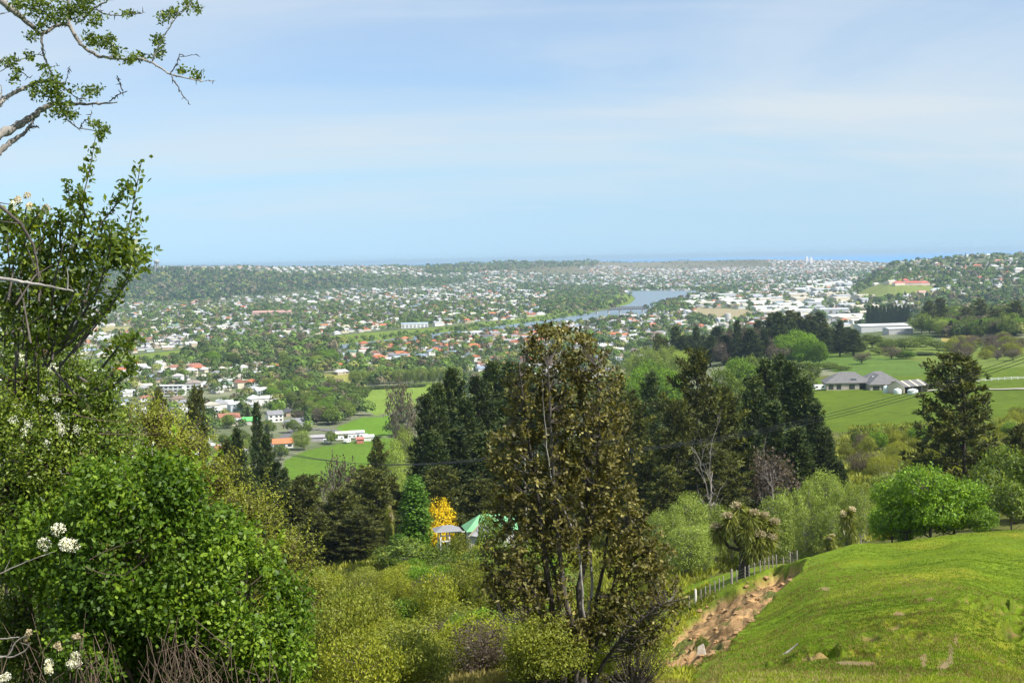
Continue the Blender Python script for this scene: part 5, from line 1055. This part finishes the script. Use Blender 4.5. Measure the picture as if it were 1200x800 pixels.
# ------------------------------------------------------------------ the bronze-leaved tree in the middle
YC = 40.0; base = P(675, 812, YC); base[2] = ground(base[0], YC) - .1
px_m = YC / F
def loc(px, py, dy=0.0): q = P(px, py, YC); return np.array([q[0] - base[0], dy, q[2] - base[2]])
t = thing('bronze_tree', 'tall many-stemmed tree with glossy bronze and olive leaves', 'tree', base)
r = np.random.default_rng(77)
STEMS = [([(655,822),(655,760),(645,700),(640,640),(630,560),(615,480),(612,425)], .21, -.3), ([(680,822),(684,740),(680,700),(690,640),(695,560),(690,500),(684,450)], .23, .1),
 ([(676,822),(672,740),(668,690),(660,620),(655,540),(650,480),(648,425)], .20, -.5), ([(690,822),(692,760),(700,700),(712,640),(720,580),(722,530)], .16, .5), ([(688,820),(705,770),(730,735),(765,700),(790,690)], .13, -.6),
 ([(655,790),(640,750),(625,700),(600,650),(588,620)], .10, -.2), ([(682,750),(695,700),(688,620),(680,560),(668,500),(667,440)], .14, .8), ([(660,760),(650,680),(620,600),(600,540),(597,470)], .12, .6),
 ([(690,780),(720,700),(738,640),(745,590)], .09, 0.2), ([(640,700),(610,720),(585,715)], .05, -.7), ([(684,740),(672,640),(640,560),(632,490),(631,440)], .10, -.9), ([(690,650),(704,560),(706,470),(700,425)], .08, -.4), ([(700,700),(740,690),(770,650),(778,625)], .06, .4)]
SP = []
for k, (pl, rad, dep) in enumerate(STEMS):
    p = np.array([loc(a, b_, dep * (i_ / (len(pl) - 1)) * 1.6) for i_, (a, b_) in enumerate(pl)]); s = np.linspace(0, len(pl) - 1, 26)
    q = np.stack([np.interp(s, np.arange(len(pl)), p[:, c]) for c in range(3)], 1); q[1:-1] = (q[:-2] + q[1:-1] * 2 + q[2:]) / 4
    q[:, :2] += np.cumsum(r.normal(0, .025, (26, 2)), 0); b = MB(); b.tube(q, rad * (.5 if k in (6, 10) else .74) * (1 - .9 * np.linspace(0, 1, 26) ** .6) * (1 + .08 * r.normal(size=26)), 9)
    obj('trunk' if k < 5 else 'limb', b.build('trunk', M['darkbark' if k in (4, 9, 12, 3, 0) else 'lichen' if k in (6, 10) else 'bark'], True), t); SP.append(q)
SP = np.concatenate(SP)
BL = [(640,400,24,20,22),(672,402,22,18,20),(590,540,26,40,26),(640,415,34,34,30),(612,470,26,42,24),(668,415,34,34,30),(690,450,42,48,34),(645,470,50,60,36),(705,490,36,54,34),(612,520,42,50,34),(716,540,34,55,32),(655,550,64,60,44),(600,590,36,44,32),(716,600,42,40,32),(650,620,62,50,42),(598,650,34,44,30),(745,650,44,40,34),(768,705,38,42,30),(728,715,44,36,40),(625,690,50,40,38),(680,735,50,26,34),(588,692,30,24,26),(750,742,30,22,24)]
blobs = [(*loc(a, b_), c * px_m, e * px_m, d * px_m) for a, b_, c, d, e in BL]
ncl = 3100; C, Nn = blob_pts(blobs, ncl, r, .25)
tw = MB()
for q in r.choice(ncl, 1500, replace=False):
    c = C[q]; dd = SP - c; dist = np.linalg.norm(dd, axis=1) + 2.5 * np.maximum(dd[:, 2] + .25, 0); bse = SP[dist.argmin()]
    if np.linalg.norm(bse - c) > 1.5: bse = c + (bse - c) * .7
    m1 = bse * .55 + c * .45 + np.array([0, 0, -.10]) + r.normal(0, .04, 3); tw.tube([bse, m1, c], [.017, .010, .005], 3)
obj('twigs', tw.build('twigs', M['bark']), t)['kind'] = 'stuff'
per = 9; cc = np.repeat(C, per, 0) + r.normal(0, .065, (ncl * per, 3)); dr = unit(cc - np.repeat(C, per, 0)) + [0, 0, .3]
V, Q = leaves(cc, unit(r.normal(size=cc.shape) + [0.4, -.3, .7]), .15, .075, r, dr)
v = np.repeat(np.clip(np.repeat(r.beta(1.6, 2.2, ncl), per) + r.normal(0, .16, len(cc)), 0, 1), 4)
obj('crown', mesh('crown', V, Q, M['bronze'], {'v': v}), t)
# grey twiggy bush leaning out of its foot
tb = thing('bare_bush', 'grey-brown half bare bush at the foot of the bronze tree', 'shrub', (P(740, 760, 43)[0], 43, ground(P(740, 760, 43)[0], 43)))
C2, N2 = blob_pts([(-.2, 0, 1.6, 1.2, 1, 1.2), (-1.0, 0, 1.1, 1., .9, .9), (.9, 0, 1.2, .7, .7, .9)], 700, r, .2); b = MB()
for c in C2[:260]: b.tube([(r.normal(0, .08), r.normal(0, .08), 0), c * .5 + [0, 0, -.15], c], [.022, .012, .004], 3)
obj('branches', b.build('branches', M['bark']), tb)
V, Q = leaves(np.repeat(C2, 7, 0) + r.normal(0, .08, (4900, 3)), r.normal(size=(4900, 3)), .07, .035, r); obj('crown', mesh('crown', V, Q, M['olive'], {'v': np.repeat(r.random(4900), 4)}), tb)
# ------------------------------------------------------------------ the leafy bushes close at hand
def near_bush(name, desc, Y, blobs_px, ncl, per, L, W, sp, m, basepx, twigs=300, inner=.55, rad=.03, thick=.8, barkm='twig', flat=.75, dirs=None, gaps=150):
    b0 = P(basepx, 400, Y); b0[2] = ground(b0[0], Y); k = Y / F
    t = thing(name, desc, 'bush', b0); bl = []
    for a in blobs_px:
        q = P(a[0], a[1], Y); dy = a[4] if len(a) > 4 else 0; f_ = (Y + dy) / Y
        q = P(a[0], a[1], Y + dy); bl.append((q[0] - b0[0], dy, q[2] - b0[2], a[2] * k * f_, max(a[2], a[3]) * k * thick, a[3] * k * f_))
    C, Nn = blob_pts(bl, ncl, r, inner)
    tw = MB()
    for q in r.choice(ncl, min(twigs, ncl), replace=False):
        c = C[q]; cen = np.array(bl[int(np.argmin([(((c - np.array(B_[:3])) / np.array(B_[3:6])) ** 2).sum() for B_ in bl]))][:3]); s0 = cen * .8 + c * .2 + [0, 0, -.12]
        tw.tube([s0, (s0 + c) / 2 + r.normal(0, .03, 3), c], [rad * .35, rad * .22, rad * .1], 3)
    for B_ in bl:
        tw.tube([(r.normal(0, .15), r.normal(0, .15), -.2), (B_[0] * .4, B_[1] * .4, B_[2] * .4), B_[:3]], [rad, rad * .8, rad * .5], 5) if B_[3] > .25 else None
    obj('stems', tw.build('stems', M[barkm]), t)
    g_ = fbm(C[:, 0] * 2.2 + C[:, 1] * 3, C[:, 2] * 2.2, 3, 5) > -.30 if gaps else np.ones(ncl, bool); C, Nn = C[g_], Nn[g_]; ncl = len(C)
    cc = np.repeat(C, per, 0) + r.normal(0, sp, (ncl * per, 3)); nn = unit(np.repeat(Nn, per, 0) * flat + [.15, -.1, .45])
    if gaps:
        q_ = r.choice(ncl, gaps, replace=False); sd = unit(Nn[q_] * .8 + [0, 0, .9] + r.normal(0, .35, (gaps, 3))); f_ = r.random((gaps, 16, 1)) * r.uniform(.12, .42, (gaps, 1, 1)); dr_ = unit(r.normal(size=(gaps, 16, 3)))
        e_ = C[q_][:, None] + sd[:, None] * f_ + dr_ * .022; e_[..., 2] -= (f_[..., 0] ** 2) * .5; cc = np.concatenate([cc, e_.reshape(-1, 3)]); nn = np.concatenate([nn, dr_.reshape(-1, 3)])
    V, Q = leaves(cc, nn, L, W, r, dirs); v = np.clip(np.repeat(r.beta(2, 2, ncl) + .7 * fbm(C[:, 0] * 1.6, C[:, 2] * 1.6 + C[:, 1], 3, 15), per) * .8 + .1, 0, 1); v = np.concatenate([v, np.full(len(cc) - len(v), .85)]) + r.normal(0, .17, len(cc)); v = np.repeat(np.clip(v, 0, 1), 4)
    obj('foliage', mesh('foliage', V, Q, M[m], {'v': v}), t); return t, b0
YI = 12.0
near_bush('ivy_bush', 'great mound of glossy bright green climber leaves', YI, [(150,590,74,62),(195,572,46,38),(222,640,80,54),(282,695,62,56),(150,660,90,70),(215,690,90,60),(328,722,36,46),(120,720,70,56),(285,740,44,50,-.2),(200,750,60,40,.3),(330,770,34,46,.3),(60,640,60,60,.3),(250,800,90,40,.3),(130,800,70,40,.3)] + [(a, b_, c, c * 1.1, -.35 + .5 * r.random()) for a, b_, c in zip(r.uniform(70, 340, 34), r.uniform(560, 780, 34), r.uniform(14, 34, 34)) if b_ > 520 + max(0, a - 120) * .85 and not (150 < a < 270 and b_ > 730)], 7600, 9, .050, .030, .06, 'ivy', 200, 350, .45)
near_bush('hedge_bush', 'tangled olive-green bush flecked with small white blossom', 12.8, [(30,440,56,60),(85,455,52,50),(60,520,80,60),(20,560,60,70),(120,525,50,42),(95,590,60,50),(20,650,60,70),(40,400,50,40),(120,470,26,36),(15,740,50,70),(60,770,60,50),(0,500,60,60),(0,600,50,60)], 7000, 9, .038, .020, .05, 'hedge', 40, 1100, .2, .03)
near_bush('hedge_bush', 'loose light green spray of fine leaves above the glossy mound', 14.5, [(205,520,42,34),(245,560,40,34),(290,600,46,36),(335,650,40,36),(180,495,30,28),(150,500,26,30),(365,690,22,34)], 1700, 9, .034, .014, .07, 'olive', 250, 500, .2)
# leafy upright shoots against the sky
YS = 9.0; b0 = P(50, 400, YS); b0[2] = ground(b0[0], YS)
t = thing('shoot_shrub', 'upright shrub with long leafy shoots rising against the sky', 'shrub', b0)
SH = [[(60,420),(75,330),(92,250),(105,200),(112,160)], [(55,430),(90,370),(125,320),(150,270),(158,230),(166,188)], [(60,420),(100,385),(130,360),(150,325),(158,290)], [(50,430),(85,340),(88,280),(82,240),(80,215)], [(40,430),(50,340),(60,290),(62,262)], [(70,410),(115,340),(130,290),(128,262)], [(30,430),(35,340),(50,280),(55,250)], [(20,430),(12,330),(8,270),(12,245)], [(20,430),(25,300),(35,265),(48,246)], [(70,430),(110,380),(135,350),(150,330),(165,300)], [(120,320),(140,300),(166,262)], [(60,430),(95,470),(130,440),(150,410),(152,395)], [(60,400),(40,330),(28,290)], [(86,300),(100,250),(92,225)], [(120,430),(140,405),(160,395)], [(90,440),(120,460),(150,440),(158,428)], [(95,300),(118,262),(140,235),(150,215)], [(75,320),(70,280),(72,250)]]
tr = MB(); LC, LD = [], []
for k, pl in enumerate(SH):
    dep = r.normal(0, .3); p = np.array([P(a, b_, YS + dep * i_ / len(pl)) - b0 for i_, (a, b_) in enumerate(pl)]); s = np.linspace(0, len(pl) - 1, 24)
    q = np.stack([np.interp(s, np.arange(len(pl)), p[:, c]) for c in range(3)], 1); q[1:-1] = (q[:-2] + 2 * q[1:-1] + q[2:]) / 4; tr.tube(q, np.linspace(.009, .002, 24), 5)
    m_ = 150; f = r.uniform(.18, 1, m_) * 23; c = np.stack([np.interp(f, np.arange(24), q[:, c_]) for c_ in range(3)], 1); d = unit(r.normal(size=(m_, 3)) + [0, 0, .7]); LC.append(c + d * .035 + r.normal(0, .018, (m_, 3))); LD.append(d)
for _ in range(30):
    a, b_ = r.uniform(-10, 100), r.uniform(330, 430); p0_, p1_ = P(a, b_, YS + r.normal(0, .3)) - b0, P(a + r.uniform(-30, 60), b_ - r.uniform(10, 90), YS + r.normal(0, .3)) - b0; tr.tube([p0_, (p0_ + p1_) / 2 + r.normal(0, .03, 3), p1_], [.008, .006, .002], 4)
for xs0 in (18, 45, 70):
    p = np.array([P(a, b_, YS + dy_) - b0 for a, b_, dy_ in [(xs0 - 20, 900, 5), (xs0 - 8, 640, 5), (xs0, 470, 4.5), (xs0, 425, .3)]]); tr.tube(p, [.03, .016, .008, .008], 6)
obj('stems', tr.build('stems', M['bark'], True), t)
bl = [(*(P(a, b_, YS + .1) - b0), c * YS / F, .35, d * YS / F) for a, b_, c, d in [(62,330,28,60),(30,310,34,50),(10,350,36,60),(60,385,44,36),(88,330,20,40),(100,300,24,24),(128,285,14,22),(152,300,16,18),(20,262,26,20)]]
C, Nn = blob_pts(bl, 900, r, .2); LC.append(np.repeat(C, 5, 0) + r.normal(0, .035, (4500, 3))); LD.append(r.normal(size=(4500, 3)) + [0, 0, .4])
LC, LD = np.concatenate(LC), np.concatenate(LD); V, Q = leaves(LC, unit(r.normal(size=LC.shape) + [0, -.4, .6]), .046, .025, r, LD)
obj('foliage', mesh('foliage', V, Q, M['hedge'], {'v': np.repeat(np.clip(r.beta(2, 2, len(LC)), 0, 1), 4)}), t)
# flower clusters
def flowers(px, py, rad, Y, desc, n=260, m='white'):
    c = P(px, py, Y); R_ = rad * Y / F; k = max(3, int(rad / 4)); pts = []
    for _ in range(k):
        o = r.normal(0, .5, 3) * R_ * [1, .5, 1]; d = unit(r.normal(size=(n // k, 3)) + [0, -.9, .5]); pts.append(o + d * R_ * .45 * r.uniform(.75, 1.05, (n // k, 1)))
    p = np.concatenate(pts); V, Q = leaves(p, unit(p + [0, -.02, .02]), .013, .012, r)
    th_ = thing('flower_cluster', desc, 'flowers', c, group='white flower clusters'); obj('petals', mesh('petals', V, Q, M[m], {'v': np.repeat(r.random(len(p)), 4)}), th_)
    b = MB(); b.tube([(0, .02, -.01), (-.05, .12, -.08), (-.1, .3, -.22)], [.004, .005, .006], 5); obj('stalk', b.build('stalk', M['bark'], True), th_)
flowers(71, 641, 19, 11.2, 'big round white flower head on the shaded side of the leafy mound', 700)
flowers(60, 779, 13, 11.2, 'white flower head low in the bush, one of a close pair', 420); flowers(84, 776, 13, 11.2, 'white flower head touching the base of the brown stems', 420)
flowers(4, 797, 12, 11.2, 'white flower head at the very bottom corner of the bush', 300); flowers(31, 741, 8, 11.2, 'small fading white flower head above the pair', 160, 'plume'); flowers(68, 756, 8, 11.2, 'small brownish flower head just above the pair', 160, 'plume'); flowers(87, 747, 7, 11.2, 'tiny brownish flower head beside dry stems', 120, 'plume')
flowers(12, 243, 11, YS, 'cream flower head crowning the shrub against the sky', 300, 'white'); flowers(30, 238, 10, YS, 'cream flower head next to the crowning one', 260, 'plume'); flowers(47, 248, 9, YS, 'pinkish cream flower head on the skyline shrub', 260, 'plume')
for k, (a, b_) in enumerate([(60,432),(66,430),(50,466),(66,468),(33,497),(30,505),(68,487),(70,498),(72,504),(16,492),(90,503),(25,418),(98,415),(55,518)]):
    c = P(a, b_, 12.0); p = r.normal(0, .018, (60, 3)); V, Q = leaves(p, r.normal(size=(60, 3)) + [0, -1, .5], .012, .010, r)
    thing('blossom', 'small white blossom sprig in the tangled bush', 'blossom', c, '', 'blossom sprigs', me=mesh('blossom', V, Q, M['white'], {'v': np.repeat(r.random(60), 4)}))
# bare and dead twigs
def twig_set(name, desc, lines, Y, rad, m, jag=.006, kids=3, thorns=False):
    b0 = P(*lines[0][0], Y); t = thing(name, desc, 'branch', b0); b = MB()
    for pl in lines:
        p = np.array([P(a, c_, Y) - b0 for a, c_ in pl]); s = np.linspace(0, len(pl) - 1, 6 * len(pl)); q = np.stack([np.interp(s, np.arange(len(pl)), p[:, c]) for c in range(3)], 1); q[1:-1] = (q[:-2] + 2 * q[1:-1] + q[2:]) / 4; q += r.normal(0, jag * .3, q.shape)
        b.tube(q, np.linspace(rad, rad * .35, len(q)), 6)
        for _ in range(kids):
            i_ = r.integers(2, len(q)); d = r.normal(0, .05, 3) + [0.02, 0, .04]; b.tube([q[i_], q[i_] + d, q[i_] + d * 1.8 + r.normal(0, .01, 3)], [rad * .35, rad * .25, rad * .1], 4)
    me = b.build(name, M[m], True); obj('wood', me, t)
twig_set('dead_branch', 'long pale bare branch crossing the upright shoots', [[(-40,318),(0,326),(30,331),(60,336),(86,341)]], 8.2, .014, 'lichen', kids=2)
twig_set('dead_branch', 'dark arching bare branch behind the cream flowers', [[(-30,215),(0,242),(25,262),(38,285),(44,310),(45,330)]], 8.3, .013, 'bark', kids=2)
twig_set('dead_branch', 'pale bare twig pointing at the big flower head', [[(-30,685),(0,672),(30,658),(52,650)]], 11.0, .008, 'deadwood', kids=2)
twig_set('dead_branch', 'forked bleached twigs low in the bush', [[(-20,752),(5,748),(22,746)], [(-10,772),(10,768),(18,752),(30,744)], [(-10,768),(14,770),(30,762),(36,752)]], 11.0, .009, 'deadwood', kids=1)
twig_set('dead_branch', 'long thin brown twig slanting over glossy leaves', [[(105,655),(125,645),(150,636),(166,631)], [(100,664),(120,672),(145,674),(160,664)]], 11.0, .004, 'twig', kids=2)
twig_set('dead_branch', 'horizontal dry twig across the tangled bush', [[(60,462),(90,463),(120,461)], [(115,508),(150,509),(190,508)], [(85,485),(115,492),(150,495)]], 11.5, .005, 'twig', kids=2)
tb = thing('bramble_thicket', 'tangle of dry brown stems under the glossy mound', 'thicket', P(225, 800, 11.4)); b = MB(); o_ = P(225, 800, 11.4)
for (cx, w_, y0_, y1_, n_) in ((215, 42, 745, 812, 110), (105, 22, 755, 812, 40), (45, 50, 730, 800, 20), (300, 30, 770, 800, 25)):
    for _ in range(n_):
        a = cx + r.normal(0, w_ * .55); y1r = r.uniform(y0_, y1_); Y_ = 11.4 + r.normal(0, .25); p0_ = P(a + r.normal(0, 14), y1r + r.uniform(20, 60), Y_) - o_; p1_ = P(a, y1r - r.uniform(0, 20), Y_ + r.normal(0, .1)) - o_
        b.tube([p0_, p0_ * .6 + p1_ * .4 + r.normal(0, .07, 3), p1_ + r.normal(0, .09, 3)], [.0045, .0035, .0015], 4)
obj('stems', b.build('stems', M['twig'], True), tb)
# ------------------------------------------------------------------ the thorny hawthorn reaching in overhead
YH = 6.5; bt = P(-330, 400, YH); bt[2] = ground(bt[0], YH)
t = thing('hawthorn_tree', 'thorny hawthorn reaching in with lichened crooked branches', 'tree', bt)
b = MB(); topm = P(-300, 60, YH) - bt; b.tube([(0, 0, -.3), (.1, .05, topm[2] * .3), (-.05, 0, topm[2] * .6), topm, P(-260, -120, YH) - bt], [.14, .12, .10, .08, .03], 9); obj('trunk', b.build('trunk', M['lichen'], True), t)
BR = [([(-290,-60),(-150,-40),(-60,-30),(-10,-8),(15,12),(30,24),(48,40)], 14, 4.5), ([(48,40),(55,38),(65,30),(75,28),(82,30)], 4.5, 4.2), ([(82,30),(79,15),(80,0),(82,-14)], 3.6, 3),
 ([(82,30),(92,48),(103,60),(118,67),(140,69),(165,69),(180,74),(200,88),(220,92),(240,95),(252,94.5)], 4.4, .8), ([(178,73),(185,55),(195,38),(205,22),(218,8),(232,-6)], 1.8, .8), ([(200,86),(208,75),(210,64),(220,66),(230,64)], 1.4, .6), ([(201,90),(208,102),(216,114),(223,123)], 1.5, .6),
 ([(48,40),(50,60),(55,75),(60,85)], 2.8, 2.0), ([(60,85),(68,96),(78,105),(90,115),(100,116)], 2.0, 1.2), ([(-280,150),(-100,140),(-12,128),(0,122),(5,115),(20,107),(40,97),(55,95),(75,97)], 9, 1.8), ([(76,100),(79,88),(82,78)], 1.4, .6),
 ([(-285,260),(-120,230),(-12,170),(0,158),(20,148),(40,135),(55,125),(65,121),(90,122),(115,122),(137,120)], 14, 1.6), ([(128,119),(140,110),(149,107)], 1.5, .8), ([(144,107),(140,97),(137,89)], 1.4, 1.2),
 ([(-280,290),(-100,240),(-12,188),(0,177),(15,165),(30,155),(40,140)], 13, 2.2), ([(30,152),(38,149),(45,148)], 2.2, 1.2), ([(80,125),(76,138),(90,150),(110,153),(130,155)], 2, .7), ([(93,151),(98,142),(104,139),(108,133)], 1.2, .5), ([(104,148),(106,138)], 1, .5),
 ([(-40,60),(0,70),(15,77),(30,88),(35,92)], 2, .8), ([(0,84),(20,72),(40,64),(52,63)], 1, .5), ([(100,8),(120,15),(135,19),(155,17),(170,15)], 1.5, .6), ([(98,20),(112,8),(125,2),(132,-8)], 2.5, 1.5), ([(-60,20),(-10,18),(12,14)], .8, .5), ([(48,76),(60,78),(70,77)], .9, .5), ([(0,122),(2,112),(1,100)], 2, 1), ([(50,38),(46,20),(48,5)], 1.4, .7)]
for pl, w0, w1 in BR:
    p = np.array([P(a, c_, YH + .15 * math.sin(a * .02)) - bt for a, c_ in pl]); n_ = 5 * len(pl); s = np.linspace(0, len(pl) - 1, n_); q = np.stack([np.interp(s, np.arange(len(pl)), p[:, c]) for c in range(3)], 1); q[1:-1] = (q[:-2] + 3 * q[1:-1] + q[2:]) / 5; q[1:-1] += r.normal(0, .0018, (n_ - 2, 3))
    b = MB(); k_ = YH / F / 2; ra = np.linspace(w0, w1, n_) * k_ * (1 + .1 * r.normal(size=n_)); b.tube(q, ra, 8)
    for i_ in range(2, n_ - 1):
        if r.random() < .5 and p[-1][0] - bt[0] * 0 > -99: d = unit(r.normal(size=3) * [1, .4, 1]); b.tube([q[i_], q[i_] + d * r.uniform(.010, .028)], [.0028, .0006], 4)
    obj('branch', b.build('branch', M['lichen' if w0 > 1.7 else 'bark'], True), t)
LCL = [(45,6,24,12),(62,22,16,10),(92,12,16,14),(112,24,10,9),(150,15,10,3),(118,50,16,9),(135,62,9,7),(106,45,8,6),(128,44,6,6),(193,22,7,8),(203,14,7,6),(185,48,8,8),(187,62,6,7),(220,4,9,8),(232,10,5,4),(155,70,10,5),(230,87,8,5),(213,84,5,4),(58,98,16,13),(64,110,17,11),(105,107,12,7),(35,66,5,5),(12,72,11,6),(18,90,7,8),(40,108,7,9),(68,130,13,8),(82,135,8,6),(110,146,9,4),(124,150,8,4),(37,42,6,5),(48,30,5,8),(78,122,8,6),(20,4,12,5),(74,14,8,8),(100,0,22,8),(52,78,5,4),(120,160,2,2),(118,155,6,3),(160,66,12,3)]
C = []
for a, c_, rx, ry in LCL:
    n_ = int(rx * ry * .42) + 8; C.append(np.array([P(a + rx * x_, c_ + ry * y_, YH + r.normal(0, .04)) - bt for x_, y_ in np.clip(r.normal(0, .5, (n_, 2)), -1.3, 1.3)]))
C = np.concatenate(C); cc = np.repeat(C, 4, 0) + r.normal(0, .008, (len(C) * 4, 3)); V, Q = leaves(cc, unit(r.normal(size=cc.shape) + [0, -.3, .5]), .018, .010, r, unit(cc - np.repeat(C, 4, 0)))
obj('leaves', mesh('leaves', V, Q, M['hedge'], {'v': np.repeat(np.clip(r.beta(2, 2.4, len(cc)), 0, 1), 4)}), t)
# ------------------------------------------------------------------ haze: one closed box round camera and land, sky outside
m, tt = mat('haze'); pv = N(tt, 'ShaderNodeVolumePrincipled', inp={'Density': HAZE, 'Anisotropy': 0.2}); pv.inputs['Color'].default_value = (.60, .82, 1.0, 1)
o = N(tt, 'ShaderNodeOutputMaterial'); Lk(tt, pv.outputs[0], o.inputs[1])
hz = MB(); hz.box(-2.1e5, 2.1e5, -120, 3.1e5, -4, 134)
structure('haze', hz.build('haze', m), 'stuff')
write_labels()
